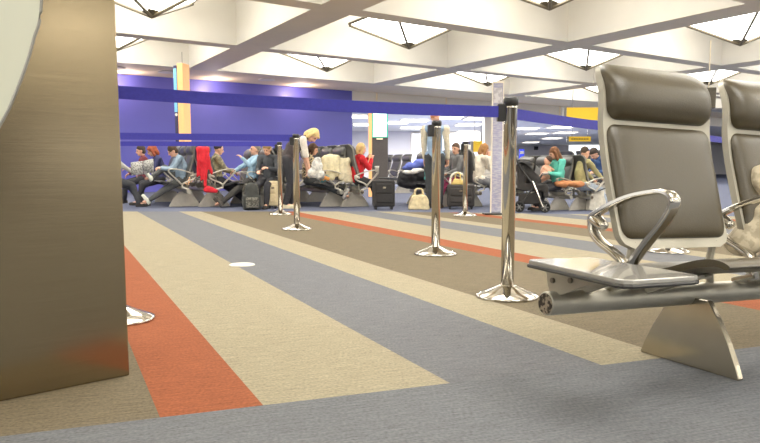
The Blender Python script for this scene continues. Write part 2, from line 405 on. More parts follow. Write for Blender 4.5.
# pale insert bounded by an arc, standing proud of the steel
arc = []
def kp_from(px, py):                     # where a picture point falls on the panel face (k, z)
    t = gx(px, 1, py); k = (t * pa.y - pa.x) / (pd.x - t * pd.y); D = pa.y + pd.y * k; return k, gz(py, D)
pts = [kp_from(*q) for q in ((38, 0), (30, 40), (21, 70), (10, 98), (0, 119), (-30, 170))]
pts = [(x, z) for x, z in pts]; top = (pts[0][0] - .012, 1.62)
line = [top] + pts
sm = [(p.x, p.y) for p in smoothpath([(x, z, 0) for x, z in line], 6)]
bm = bmesh.new(); poly = sm + [(1.28, sm[-1][1]), (1.28, 1.62)]
fa = [bm.verts.new(KP(k, .018, z)) for k, z in poly]; fb_ = [bm.verts.new(KP(k, .002, z)) for k, z in poly]
bm.faces.new(fa)
for i in range(len(poly)): j = (i + 1) % len(poly); bm.faces.new((fa[i], fa[j], fb_[j], fb_[i]))
obj('pale_panel', bm, M['pale_panel'], K)
bm = bmesh.new(); tube(bm, [KP(k - .004, .012, z) for k, z in sm], .007, 6); obj('edge_strip', bm, M['grey_metal'], K)

# ------------------------------------------------------------------ stanchions and belts
S0 = thing('stanchion', 'x', 'stanchion', (0, 0, 0))
bm = bmesh.new(); lathe(bm, [(0, 0), (.172, 0), (.176, .008), (.17, .016), (.12, .036), (.07, .056), (.05, .066), (.042, .068), (0, .068)], 48); obj('base', bm, M['chrome'], S0, True)
bm = bmesh.new(); lathe(bm, [(.036, .05), (.036, 1.035), (.0362, 1.036), (.0362, 1.05)], 28); obj('pole', bm, M['chrome'], S0, True)
bm = bmesh.new(); lathe(bm, [(.036, 1.05), (.041, 1.055), (.041, 1.085), (.034, 1.094), (0, 1.094)], 28); hd = obj('head', bm, M['black'], S0, True)
bm = bmesh.new(); box(bm, (-.072, -.025, .965), (-.03, .025, 1.06)); cs = obj('belt_cassette', bm, M['black'], S0, bevel=.006)
posts = {'near': (507, 297, 0, 'nearest tall chrome belt post, left of the near chairs'),
         'mid': (435.5, 254.5, .3, 'chrome belt post in front of the standing man in the denim vest'),
         'bend': (297, 229.5, .2, 'chrome belt post in front of the bending blonde woman'),
         'behind': (280.5, 214.5, .1, 'thinner looking chrome belt post just left of the bending blonde woman'),
         'case': (465, 216, 0, 'far chrome belt post in front of the black suitcase with the white handled bag'),
         'panel': (117, 320, 0, 'chrome belt post hidden behind the stainless panel, only its base edge showing'),
         'chair': (668, 252, .2, 'chrome belt post behind the near chair, its base showing under the backrest')}
PP = {}
first = True
for k, (px, py, rz, lab) in posts.items():
    p = G(px, py); PP[k] = p
    if first: S0.location = p; S0.rotation_euler.z = rz; S0['label'] = lab; S0['group'] = 'chrome belt posts'; first = False
    else: dup(S0, p, rz, lab, 'chrome belt posts')
for k, p, lab in (('off1', Vector((-3.05, 7.7, 0)), 'chrome belt post out of sight behind the stainless panel, nearer one'), ('off2', Vector((-4.2, 10.75, 0)), 'chrome belt post out of sight behind the stainless panel, farther one'), ('off3', Vector((4.62, 8.8, 0)), 'chrome belt post out of sight behind the second near chair')):
    PP[k] = p; dup(S0, p, 0, lab, 'chrome belt posts')
def belt(k0, k1, lab, sag=.012, z=1.012, w=.03, twist=0, z1=None):
    z1 = z if z1 is None else z1; zA = z
    a, b = PP[k0], PP[k1]; d = (b - a).normalized(); a = a + d * .04; b = b - d * .04; bm = bmesh.new(); n = 24; prev = None; s = Vector((d.y, -d.x, 0)) * .0016
    for i in range(n + 1):
        t = i / n; p = a.lerp(b, t); zz = zA + (z1 - zA) * t - sag * 4 * t * (1 - t); tw = math.sin(t * 9) * twist
        o_ = Vector((d.y, -d.x, 0)) * tw
        q = [bm.verts.new(p + s * e + o_ * h + Vector((0, 0, zz + h * w * (1 - abs(tw) * 4)))) for e, h in ((-1, -1), (1, -1), (1, 1), (-1, 1))]
        if prev:
            for j in range(4): bm.faces.new((prev[j], prev[(j + 1) % 4], q[(j + 1) % 4], q[j]))
        else: bm.faces.new(q)
        prev = q
    bm.faces.new(list(reversed(prev)))
    o = obj('retractable_belt', bm, M['belt']); tag(o, lab, 'barrier belt', 'blue barrier belts')
    return o
belt('panel', 'near', 'wide blue barrier belt from the stainless panel to the nearest chrome post', .012, 1.062, z1=1.016)
belt('near', 'chair', 'blue barrier belt running from the nearest chrome post behind the near chair', .012, 1.008)
belt('chair', 'off3', 'short piece of blue barrier belt showing between the two near chair backs', .012, 1.005)
belt('off1', 'bend', 'upper dark blue belt of the pair, ending at the post before the bending woman', .0, 1.05, .036)
belt('off2', 'behind', 'lower lighter blue belt of the pair, ending at the thinner chrome post', .0, 1.065, .034)
bm = bmesh.new(); lathe(bm, [(0, 0), (.095, 0), (.095, .004), (.085, .008), (0, .009)], 32)
p = G(242, 265); o = obj('floor_plate', bm, M['white_plate'], None, True); o.location = p; tag(o, 'small round white floor plate on the edge of the blue stripe', 'floor plate')

# ------------------------------------------------------------------ tandem seating
PROF = [(.022, .435), (.05, .50), (.098, .65), (.130, .76), (.150, .86), (.154, .93), (.170, 1.0), (.203, 1.055), (.228, 1.082)]
PR = [(p.x, p.y) for p in smoothpath([(a, b, 0) for a, b in PROF], 5)]
def back_at(z):
    for (t0, z0), (t1, z1) in zip(PR[:-1], PR[1:]):
        if z0 <= z <= z1: f = (z - z0) / (z1 - z0); return t0 + (t1 - t0) * f
    return PR[-1][0] if z > PR[-1][1] else PR[0][0]
def frame_bm():
    bm = bmesh.new(); hw = .266; n = 14; rows = []
    z0, z1 = PR[0][1], PR[-1][1]; zs = [z0 + (z1 - z0) * i / 40 for i in range(41)]
    for z in zs:
        rc = .055; w = hw - .012 * max(0, (z - .9) / .2)
        if z - z0 < rc: w -= rc - math.sqrt(max(0, rc * rc - (rc - (z - z0)) ** 2))
        if z1 - z < rc * 1.5: q = rc * 1.5; w -= .7 * (q - math.sqrt(max(0, q * q - (q - (z1 - z)) ** 2)))
        t = back_at(z); rows.append([(w * (2 * i / n - 1), t, z) for i in range(n + 1)])
    F_ = [[bm.verts.new(p) for p in r] for r in rows]; B_ = [[bm.verts.new((p[0], p[1] + .026, p[2] - .004)) for p in r] for r in rows]
    for i in range(len(rows) - 1):
        for k in range(n):
            bm.faces.new((F_[i][k], F_[i][k + 1], F_[i + 1][k + 1], F_[i + 1][k])); bm.faces.new((B_[i][k], B_[i + 1][k], B_[i + 1][k + 1], B_[i][k + 1]))
        for k in (0, n): bm.faces.new((F_[i][k], F_[i + 1][k], B_[i + 1][k], B_[i][k]))
    for i in (0, len(rows) - 1):
        for k in range(n): bm.faces.new((F_[i][k], F_[i][k + 1], B_[i][k + 1], B_[i][k]))
    return bm
def pad_bm(z0, z1, hw0, hw1, th, bulge=0.0, rc=.05):
    bm = bmesh.new(); n, m = 24, 24; G_ = []
    for i in range(m + 1):
        v = i / m; v = .5 - .5 * math.cos(math.pi * v); z = z0 + (z1 - z0) * v; row = []
        hw = hw0 + (hw1 - hw0) * v
        e = min(z - z0, z1 - z)
        if e < rc: hw -= rc - math.sqrt(max(0, rc * rc - (rc - e) ** 2))
        ev = max(0, 1 - abs(2 * v - 1) ** 5) ** .5
        for k in range(n + 1):
            u = -math.cos(math.pi * k / n); eu = max(0, 1 - abs(u) ** 8) ** .5
            h = th * eu * ev + bulge * eu * math.sin(math.pi * v)
            row.append((u * hw, back_at(z) - .001 - h, z))
        G_.append([bm.verts.new(p) for p in row])
    for i in range(m):
        for k in range(n): bm.faces.new((G_[i][k], G_[i][k + 1], G_[i + 1][k + 1], G_[i + 1][k]))
    return bm
def rear_bm():
    bm = bmesh.new(); n, m = 16, 24; G_ = []; z0, z1 = .45, 1.07
    for i in range(m + 1):
        v = .5 - .5 * math.cos(math.pi * i / m); z = z0 + (z1 - z0) * v; hw = .25; e = min(z - z0, z1 - z); rc = .05
        if e < rc: hw -= rc - math.sqrt(max(0, rc * rc - (rc - e) ** 2))
        ev = max(0, 1 - abs(2 * v - 1) ** 6) ** .5
        G_.append([bm.verts.new((-math.cos(math.pi * k / n) * hw, back_at(z) + .024 + .014 * ev * max(0, 1 - abs(math.cos(math.pi * k / n)) ** 8) ** .5, z)) for k in range(n + 1)])
    for i in range(m):
        for k in range(n): bm.faces.new((G_[i][k], G_[i + 1][k], G_[i + 1][k + 1], G_[i][k + 1]))
    return bm
def seat_bm():
    bm = bmesh.new()
    top_ = smoothpath([(.03, .385, 0), (-.05, .383, 0), (-.15, .392, 0), (-.25, .425, 0), (-.31, .440, 0), (-.36, .440, 0), (-.392, .428, 0), (-.388, .418, 0)], 4)
    bot = smoothpath([(-.38, .416, 0), (-.34, .421, 0), (-.25, .402, 0), (-.15, .366, 0), (-.05, .356, 0), (.03, .36, 0)], 4)
    poly = [(p.x, p.y) for p in top_] + [(p.x, p.y) for p in bot]
    prism(bm, poly, 'x', -.27, .27); return bm
def arm_path():
    return [(.135, .54), (.128, .49), (.09, .455), (.035, .43), (-.01, .405), (-.03, .385)], [(-.05, .385), (-.075, .42), (-.12, .475), (-.17, .53), (-.205, .580), (-.212, .608), (-.198, .627), (-.16, .636), (-.10, .629), (-.03, .613), (.06, .578), (.12, .548), (.135, .53)]
def bar(bm, path, w, h, n=8):          # flat rounded bar following a path in the t-z plane
    P = smoothpath([(0, a, b) for a, b in path], 5); rings = []
    for i, p in enumerate(P):
        a = P[max(0, i - 1)]; b = P[min(len(P) - 1, i + 1)]; d = (b - a).normalized(); nn = Vector((0, -d.z, d.y))
        rings.append([bm.verts.new(p + Vector((1, 0, 0)) * (w * math.copysign(abs(math.cos(q)) ** .6, math.cos(q))) + nn * (h * math.copysign(abs(math.sin(q)) ** .6, math.sin(q)))) for q in [2 * math.pi * (k + .5) / 12 for k in range(12)]])
    for A, B in zip(rings[:-1], rings[1:]):
        for k in range(12): bm.faces.new((A[k], A[(k + 1) % 12], B[(k + 1) % 12], B[k]))
    bm.faces.new(rings[0]); bm.faces.new(list(reversed(rings[-1])))
SOFF = -.04; BZ = .262; BR = .039; BT = .045; PITCH = .631
meshes = {}
def shared(key, fn, *a):
    if key not in meshes:
        bm = fn(*a); me = bpy.data.meshes.new(key); bmesh.ops.recalc_face_normals(bm, faces=bm.faces[:]); bm.to_mesh(me); bm.free()
        for p in me.polygons: p.use_smooth = True
        me.set_sharp_from_angle(angle=R(42)); meshes[key] = me
    return meshes[key]
def use(key, name, m, parent, loc=(0, 0, 0), bevel=0):
    me = meshes[key]
    o = bpy.data.objects.new(name, me); C.objects.link(o); o.parent = parent; o.location = loc
    if not me.materials: me.materials.append(m)
    o.material_slots[0].link = 'OBJECT'; o.material_slots[0].material = m
    if bevel:
        md = o.modifiers.new('bevel', 'BEVEL'); md.width = bevel; md.segments = 3; md.limit_method = 'ANGLE'; md.angle_limit = R(40)
    return o
def sharp(bm):
    return bm
shared('frame', frame_bm); shared('headrest', pad_bm, .878, 1.08, .254, .25, .03, .022, .05); shared('pad', pad_bm, .468, .862, .253, .253, .026, .012, .04); shared('seat', seat_bm); shared('rear', rear_bm)
def armbm():
    bm = bmesh.new(); a, b = arm_path(); bar(bm, a, .020, .012); bar(bm, b, .023, .0095)
    cap(bm, (0, .085, .512), .020, (0, .125, .532), .024)
    tube(bm, [(0, -.04, .40), (0, -.04, .33), (0, BT, .30)], .016, 8); return bm
shared('arm', armbm)
def foot():
    bm = bmesh.new()
    L_ = [(-.075, BZ - .01), (-.115, .20), (-.165, .12), (-.2, .05), (-.218, .006), (-.215, 0)]
    poly = [(BT * .6 + a, z) for a, z in L_] + [(BT * .6 - a, z) for a, z in reversed(L_)]
    prism(bm, poly, 'x', -.012, .012); return bm
def brk():
    bm = bmesh.new()
    for s in (-.03, .03):
        prism(bm, [(-.20, .372), (.14, .366), (.11, .32), (.075, BZ + .02), (.015, BZ + .02), (-.03, .30)], 'x', s - .006, s + .006)
    box(bm, (-.05, -.17, .355), (.05, .12, .368)); return bm
for k, f in (('foot', foot), ('bracket', brk)):
    shared(k, f)
    for p in meshes[k].polygons: p.use_smooth = False
for p in meshes['seat'].polygons:
    if len(p.vertices) > 4: p.use_smooth = False
def bench(label, org, ang, n, table=False, detail=True, group=None, feet=None, roll=0, sc=1):
    r = thing('tandem_bench', label, 'bench', org, ang, group); r.rotation_euler = (0, roll, ang); r.scale = (sc,) * 3
    lo, hi = (-.605 if table else -.36), PITCH * (n - 1) + .36
    bm = bmesh.new(); tube(bm, [(lo, BT, BZ), (hi, BT, BZ)], BR, 28)
    b = obj('beam', bm, M['beam_metal'], r, bevel=.004)
    for p in b.data.polygons: p.use_smooth = len(p.vertices) == 4
    bm = bmesh.new(); tube(bm, [(lo - .003, BT, BZ), (lo + .002, BT, BZ)], BR * .86, 24); obj('end_cap', bm, M['rough_end'], b)
    for s in (feet or (0, PITCH * (n - 1))): f_ = use('foot', 'foot', M['foot_metal'] if detail else M['foot_bg'], r, (s, 0, s * math.tan(roll)), .004); f_.scale.y = 1 if detail else 1.22
    for k in range(n):
        s = PITCH * k + SOFF; lm = M['leather'] if detail else M['leather_bg']
        use('seat', 'seat', lm, r, (s, 0, 0)); bk = use('bracket', 'seat_bracket', M['frame'], r, (s - .12 if table else s, 0, 0))
        if detail:
            for dt, dz in ((-.02, .335), (.08, .31)):
                bm = bmesh.new(); tube(bm, [(-.045, dt, dz), (-.034, dt, dz)], .009, 8); obj('bolt', bm, M['bolt'], bk)
        fr = use('frame', 'backrest', M['frame'] if detail else M['frame_bg'], r, (s, 0, 0)); use('headrest', 'headrest_pad', lm, fr); use('pad', 'back_pad', lm, fr); use('rear', 'rear_cover', lm, fr)
        for e in (-.2, .2):
            bm = bmesh.new(); tube(bm, [(e, .045, .46), (e, .06, .37), (e, BT, BZ + .02)], .014, 8); obj('back_support', bm, M['frame'], fr)
    for k in range(n + 1):
        a_ = use('arm', 'armrest', M['chrome'] if detail else M['arm_bg'], r, (-PITCH / 2 + PITCH * k + SOFF * .7, 0, 0))
        if not detail: a_.scale = (1.2, 1.22, 1.0)
    if table:
        bm = bmesh.new()
        c = [(-.712, -.36), (-.705, -.385), (-.68, -.395), (-.445, -.388), (-.415, -.375), (-.402, -.345), (-.399, .05), (-.412, .075), (-.655, .075), (-.672, .055)]
        prism(bm, c, 'z', .391, .405); t = obj('side_table', bm, M['laminate'], r, bevel=.003)
        bm = bmesh.new(); prism(bm, [(x * 1.0 + (.004 if x > -.5 else -.004), y + (.004 if y > 0 else -.004)) for x, y in c], 'z', .380, .393); obj('edge_band', bm, M['black_edge'], t, bevel=.006)
        bm = bmesh.new()
        for s in (-.55,):
            prism(bm, [(-.22, .380), (.10, .380), (.085, .32), (.07, BZ + .03), (.02, BZ + .03), (-.06, .325)], 'x', s - .02, s - .008)
            prism(bm, [(-.22, .380), (.10, .380), (.085, .32), (.07, BZ + .03), (.02, BZ + .03), (-.06, .325)], 'x', s + .09, s + .102)
        box(bm, (-.58, -.2, .368), (-.44, .09, .380)); bk = obj('table_bracket', bm, M['frame'], t, bevel=.002)
        for dt, dz in ((-.03, .347), (.055, .335)):
            bm = bmesh.new(); tube(bm, [(-.577, dt, dz), (-.568, dt, dz)], .009, 10); obj('bolt', bm, M['bolt'], t)
    return r
FA = R(26); ROLL = R(1.7); FOFF = .05; FO = Vector((1.138, 2.53, 0)) - Vector((math.cos(FA), math.sin(FA), 0)) * FOFF
bench('near tandem bench with dark leather seats, silver frames and grey side table', FO, FA, 3, True, roll=ROLL, feet=(FOFF, FOFF + PITCH * 2))

A_DIR = Vector((-.413, .911, 0)); B_DIR = Vector((.911, .413, 0))
def bench_right(px, py, n, label, sc=1.08, **k):      # sitters face right
    p = G(px, py); e = A_DIR; p = p - Vector((0, 0, 0))
    return bench(label, p, math.atan2(e.y, e.x), n, detail=False, group='back row benches', sc=sc, **k), p
def bench_left(px, py, n, label, sc=1.08, **k):
    p = G(px, py); e = -A_DIR; p = p - e * PITCH * (n - 1) * sc
    return bench(label, p, math.atan2(e.y, e.x), n, detail=False, group='back row benches', sc=sc, **k), p
bench_left(183, 206.5, 4, 'dark tandem bench facing left, just left of the red coat')
bench_right(216, 206.5, 4, 'dark tandem bench facing right, just right of the red coat')
bench_left(258, 206.5, 3, 'dark tandem bench under the man in the light blue sweater', 1.0)
bench_right(289, 206.5, 3, 'dark tandem bench behind the bending blonde woman', .98)
bench_left(332, 206.5, 4, 'dark tandem bench facing away, below the cream jackets', 1.04)
bench_right(356.5, 206.5, 4, 'dark tandem bench under the woman in red', 1.04)
bench_left(447, 206.5, 3, 'dark tandem bench under the person in the grey jacket', .96)
bench_right(472, 206.5, 3, 'dark tandem bench under the person in the cream sweater', .96)
bench_left(557.5, 210, 4, 'dark tandem bench under the long haired person in teal', .85)
bench_right(581, 210, 3, 'dark tandem bench under the person in the olive shirt', .85)
bench_left(402, 193, 3, 'empty dark tandem bench behind the black suitcase, second row', 1.0)
bench_right(604, 194, 3, 'dark tandem bench at far right behind the olive shirt')

# ------------------------------------------------------------------ people
M['skin'] = mat('skin', (222, 168, 140), .5, var=.05, scale=10)
M['eye'] = mat('eye_dark', (40, 30, 26), .3, scale=20)
M['lip'] = mat('lip', (176, 96, 84), .5, scale=20)
cloth_cache = {}
def cloth(rgb, rgb2=None, scale=26, thr=None):
    k = (rgb, rgb2, scale)
    if k not in cloth_cache:
        cloth_cache[k] = mat('fabric_%d' % len(cloth_cache), rgb, .85, var=.12, scale=scale, rgb2=rgb2, thr=thr, bump=.15)
    return cloth_cache[k]
def ik(a, b, l1, l2, pole):
    a = Vector(a); b = Vector(b); d = b - a; L = min(d.length, (l1 + l2) * .999)
    d = d.normalized(); b = a + d * L
    x = (l1 * l1 - l2 * l2 + L * L) / (2 * L); h = math.sqrt(max(0, l1 * l1 - x * x))
    p = Vector(pole); p = (p - d * p.dot(d)); p = p.normalized() if p.length > 1e-4 else Vector((0, 0, 1))
    return a + d * x + p * h, b
def hand(bm, w, d, side, curl, nrm, s=1):
    d = d.normalized(); n = nrm - d * nrm.dot(d); n = n.normalized(); l = d.cross(n) * side
    ell(bm, w + d * .045 * s, (.045 * s, .04 * s, .018 * s), Matrix((d, l, n)).transposed().to_4x4(), 2)
    for i, ln in enumerate((.072, .082, .076, .058)):
        b0 = w + d * .082 * s + l * (.028 - .0185 * i) * s
        d1 = (d * math.cos(curl) + n * math.sin(curl)).normalized(); d2 = (d * math.cos(2 * curl) + n * math.sin(2 * curl)).normalized()
        m_ = b0 + d1 * ln * .55 * s; cap(bm, b0, .0095 * s, m_, .0088 * s, 8); cap(bm, m_, .0088 * s, m_ + d2 * ln * .5 * s, .0075 * s, 8)
    t0 = w + d * .025 * s + l * .034 * s; t1 = t0 + (d * .6 + l * .7 + n * .3).normalized() * .042 * s; cap(bm, t0, .012 * s, t1, .0105 * s, 8); cap(bm, t1, .0105 * s, t1 + (d * .9 + l * .2 + n * .3).normalized() * .032 * s, .009 * s, 8)
def person(label, loc, heading, hip, lean, hands, feet, top, bottom, hair=(60, 42, 30), hairstyle='short', s=.9, head=(0, 0), sleeve='long', shoes=(50, 46, 44), vest=None, collar=None, knee_out=.04, wide=1.0, skin=None, hunch=.2):
    """hip (x, z); hands, feet: ((x, y, z) left, right) in the person's own frame, +x forward, +y left."""
    r = thing('person', label, 'person', loc, heading)
    hp = Vector((hip[0], 0, hip[1])); up = Vector((math.sin(lean), 0, math.cos(lean)))
    l2 = lean + hunch; up2 = Vector((math.sin(l2), 0, math.cos(l2)))
    ch = hp + up * .27 * s; sh = ch + up2 * .21 * s
    Y = Vector((0, 1, 0)); sw = .165 * s * wide
    sL, sR = sh + Y * sw, sh - Y * sw
    hp_, hy_ = head
    nk = sh + up2 * .05 * s; l3 = l2 * .7 + hp_
    hu = Vector((math.sin(l3), 0, math.cos(l3))); hf0 = Vector((math.cos(l3), 0, -math.sin(l3)))
    hf = (hf0 * math.cos(hy_) + Y * math.sin(hy_)).normalized(); hl = hu.cross(hf).normalized()
    hc = nk + hu * .15 * s + hf0 * .02 * s
    RM = Matrix((hf, hl, hu)).transposed().to_4x4()
    def HP(x, y, z): return hc + (hf * x + hl * y + hu * z) * s
    legs, arms = [], []
    for sd, ft in zip((1, -1), feet):
        h0 = hp + Y * sd * .085 * s; k, a = ik(h0, ft, .42 * s, .41 * s, (1, sd * knee_out, .55)); legs.append((h0, k, a))
    for sd, (sp, hd_) in zip((1, -1), ((sL, hands[0]), (sR, hands[1]))):
        e, w = ik(sp, hd_, .285 * s, .25 * s, (-.6, sd * .5, -.8)); arms.append((sp, e, w, sd))
    bm = bmesh.new()
    ell(bm, hp, (.105 * s, .15 * s * wide, .12 * s)); cap(bm, hp, .12 * s, ch, .125 * s); cap(bm, ch, .12 * s, sh - up2 * .05 * s, .11 * s)
    cap(bm, sL, .05 * s, sR, .05 * s); cap(bm, sh, .055 * s, nk + hu * .06 * s, .05 * s)
    for h0, k, a in legs:
        cap(bm, h0, .085 * s, k, .056 * s); cap(bm, k, .056 * s, a, .036 * s); cap(bm, a, .036 * s, a + Vector((.12 * s, 0, -.035 * s)), .028 * s)
    for sp, e, w, sd in arms:
        cap(bm, sp, .052 * s, e, .04 * s); cap(bm, e, .04 * s, w, .027 * s)
        dd = (w - e).normalized(); nr = Vector((dd.z, 0, -dd.x)) + Vector((0, -sd * .7, 0)); nr = nr if nr.z < .5 else -nr
        hand(bm, w, dd, -sd, .55, nr + Vector((0, 0, -.2)), s)
    ell(bm, HP(-.012, 0, .02), (.098 * s, .078 * s, .105 * s), RM, 3); ell(bm, HP(.03, 0, -.055), (.062 * s, .056 * s, .062 * s), RM); ell(bm, HP(.062, 0, -.088), (.026 * s, .03 * s, .022 * s), RM)
    cap(bm, HP(.083, 0, .02), .012 * s, HP(.107, 0, -.022), .016 * s, 8); ell(bm, HP(.083, 0, -.058), (.014 * s, .026 * s, .012 * s), RM)
    for e in (-1, 1): ell(bm, HP(-.012, e * .08, -.01), (.02 * s, .009 * s, .03 * s), RM); ell(bm, HP(.072, e * .032, .038), (.018 * s, .022 * s, .01 * s), RM)
    bd = melt('body', bm, [skin or M['skin'], M['eye'], M['lip']], r, .0085, 2)
    eyes = [HP(.085, e * .033, .012) for e in (-1, 1)]; mouth = HP(.094, 0, -.058)
    for p in bd.data.polygons:
        c = p.center
        if min((c - q).length for q in eyes) < .017 * s: p.material_index = 1
        elif (lambda d: abs(d.dot(hl)) < .026 * s and abs(d.dot(hu)) < .009 * s and abs(d.dot(hf)) < .03 * s)(c - mouth): p.material_index = 2
    # clothes
    bm = bmesh.new(); g = .016 * s
    ell(bm, hp + up * .03 * s, (.118 * s, .162 * s * wide, .10 * s)); cap(bm, hp + up * .02 * s, .13 * s, ch, .142 * s); cap(bm, ch, .138 * s, sh - up2 * .06 * s, .125 * s)
    cap(bm, sL, .066 * s, sR, .066 * s); cap(bm, sh, .068 * s, nk + hu * .012 * s, .06 * s)
    for sp, e, w, sd in arms:
        sleeves = bmesh.new() if vest else bm
        cap(sleeves, sp, .07 * s, e, .056 * s)
        if sleeve == 'long': cap(sleeves, e, .056 * s, e.lerp(w, .93), .042 * s)
        if vest: melt('sleeve', sleeves, top, r, .011, 2, .006, len(label))
    melt('jacket' if vest else 'shirt', bm, vest or top, r, .011, 3, .008, len(label))
    if collar:
        bm = bmesh.new(); tube(bm, [nk + hu * .015 * s + (hf0 * math.cos(q) + Y * math.sin(q)) * .062 * s for q in [k * math.pi / 8 for k in range(16)]], .018 * s, 8, closed=True); obj('collar', bm, collar, r, True)
    bm = bmesh.new(); ell(bm, hp, (.125 * s, .165 * s * wide, .125 * s))
    for h0, k, a in legs: cap(bm, h0, .102 * s, k, .075 * s); cap(bm, k, .075 * s, a + (k - a).normalized() * .03 * s, .056 * s)
    melt('trousers', bm, bottom, r, .012, 3, .006, len(label) + 3)
    sm_ = cloth(shoes)
    for (h0, k, a), ft in zip(legs, feet):
        d = Vector((1, 0, 0)); n_ = (k - a).normalized()
        if abs(n_.z) < .75: d = Vector((n_.z, 0, -n_.x)).normalized(); d = d if d.z > 0 else -d
        else: n_ = Vector((0, 0, 1))
        bm = bmesh.new(); cap(bm, a - n_ * .035 * s - d * .03 * s, .042 * s, a - n_ * .04 * s + d * .15 * s, .037 * s); cap(bm, a, .046 * s, a - n_ * .03 * s, .042 * s)
        box(bm, (-.07 * s, -.042 * s, -.012 * s), (.185 * s, .042 * s, .012 * s), Matrix((d, n_.cross(d), n_)).transposed().to_4x4(), a - n_ * .064 * s)
        melt('shoe', bm, sm_, r, .009, 2)
    if hairstyle:
        hm = cloth(hair, None, 40); bm = bmesh.new()
        if hairstyle == 'crop': ell(bm, HP(-.03, 0, .045), (.098 * s, .083 * s, .095 * s), RM, 3)
        else:
            ell(bm, HP(-.028, 0, .045), (.105 * s, .09 * s, .1 * s), RM, 3); ell(bm, HP(-.06, 0, -.02), (.07 * s, .085 * s, .08 * s), RM)
        if hairstyle == 'bob':
            for e in (-1, 1): cap(bm, HP(-.01, e * .075, .05), .032 * s, HP(-.01, e * .082, -.1), .03 * s)
            cap(bm, HP(-.08, 0, .02), .06 * s, HP(-.08, 0, -.09), .055 * s)
            ell(bm, HP(.06, .03, .085), (.035 * s, .05 * s, .025 * s), RM)
        if hairstyle == 'long':
            for e in (-1, 1): cap(bm, HP(0, e * .075, .05), .03 * s, HP(-.01, e * .09, -.27), .04 * s)
            cap(bm, HP(-.07, 0, .02), .06 * s, HP(-.1, 0, -.28), .07 * s)
        if hairstyle == 'bun': ell(bm, HP(-.12, 0, .06), (.045 * s,) * 3); 
        melt('hair', bm, hm, r, .009, 1, .008, 5)
    return r
AH = math.atan2(A_DIR.y, A_DIR.x)
HR = math.atan2(B_DIR.y, B_DIR.x); HL = HR + math.pi
def at(px, D): return (gx(px, D), D, 0)
D0 = 12.45
SITF = ((.42, .1, .075), (.42, -.1, .075))
def sit(label, px, D, heading, **k):
    k.setdefault('hip', (0, .49)); k.setdefault('s', .82); k.setdefault('wide', 1.15); k.setdefault('lean', -.12); k.setdefault('feet', ((.44, .1, .07), (.36, -.1, .07))); k.setdefault('hands', ((.3, .12, .62), (.28, -.12, .62)))
    return person(label, at(px, D), heading, k.pop('hip'), k.pop('lean'), k.pop('hands'), k.pop('feet'), k.pop('top'), k.pop('bottom'), **k)
denim = cloth((134, 156, 176)); dk = cloth((44, 44, 50)); grey = cloth((112, 112, 112)); khaki = cloth((140, 132, 106))
N1, N2, N3 = 13.05, 13.7, 14.35           # depth of the first, second and third seat of the benches
sit('person in pale blue denim shirt reading, legs crossed, beside the red coat', 181, N1, HL, top=denim, bottom=cloth((84, 86, 86)), hair=(72, 54, 40), head=(.4, 0), hunch=.38, lean=-.05, hands=((.36, .1, .70), (.34, -.1, .68)), feet=((.64, -.06, .08), (.52, .02, .54)), shoes=(226, 228, 214))
sit('red haired person looking down, behind the reader in pale blue denim', 160, N2, HL, top=cloth((48, 50, 92)), bottom=dk, hair=(150, 72, 44), hairstyle='bob', head=(.3, -.2), lean=.05, hands=((.32, .12, .64), (.3, -.12, .62)))
sit('person in dark red top beside the stainless panel, holding a drink', 143, N3, HL, top=cloth((110, 44, 52)), bottom=dk, hair=(60, 48, 40), head=(.2, 0), hands=((.3, .1, .68), (.26, -.12, .58)))
sit('person mostly hidden by the stainless panel, fair hair, hand reaching forward', 112, 12.8, HR, top=cloth((170, 168, 160)), bottom=cloth((60, 62, 66)), hair=(196, 160, 110), hands=((.40, .1, .60), (.44, -.1, .55)), feet=((.5, .1, .07), (.42, -.1, .07)))
sit('person in khaki camouflage jacket leaning back, right of the red coat', 217, N1, HR, top=cloth((160, 150, 118), (122, 116, 92), 16), bottom=dk, hair=(40, 36, 34), hairstyle='crop', lean=-.12, hands=((.30, .1, .62), (.30, -.12, .62)), feet=((.56, .1, .07), (.48, -.1, .07)), head=(.25, 0), wide=1.1)
sit('grey haired man in light blue sweater, hand raised, facing left', 251, N1, HL, top=cloth((146, 180, 206)), bottom=cloth((60, 58, 56)), hair=(138, 128, 116), hairstyle='crop', lean=-.32, hands=((.20, .16, .88), (.36, -.1, .60)), feet=((.60, .1, .07), (.54, -.08, .07)), shoes=(90, 84, 78), head=(.1, 0), wide=1.1)
sit('dark clothed person seated just left of the thinner chrome post', 269.5, 12.7, HL + .9, top=cloth((60, 64, 70)), bottom=dk, hair=(150, 118, 70), lean=-.02, head=(.35, 0), hands=((.3, .1, .7), (.28, -.1, .64)), feet=((.4, .1, .07), (.34, -.1, .07)))
person('blonde woman in black vest and white sleeves bending forward', at(287, 12.6), R(8), (0, .84), .50, ((.36, .1, .62), (.40, -.14, .60)), ((.05, .09, .07), (-.04, -.1, .07)), cloth((232, 224, 212)), dk, hair=(236, 206, 140), hairstyle='bob', head=(.5, -.25), vest=cloth((62, 54, 56)), s=.95, shoes=(226, 214, 180), sleeve='short', hunch=.4, wide=1.12)
sit('person in black and cream patterned top, legs stretched out to the right', 308, 12.95, R(8), top=cloth((196, 176, 136), (52, 42, 38), 34), bottom=cloth((58, 60, 62)), hair=(80, 56, 40), hairstyle='bob', lean=.0, hands=((.32, .1, .62), (.3, -.12, .62)), feet=((.66, .08, .28), (.62, -.05, .22)), shoes=(200, 196, 190), head=(.2, 0))
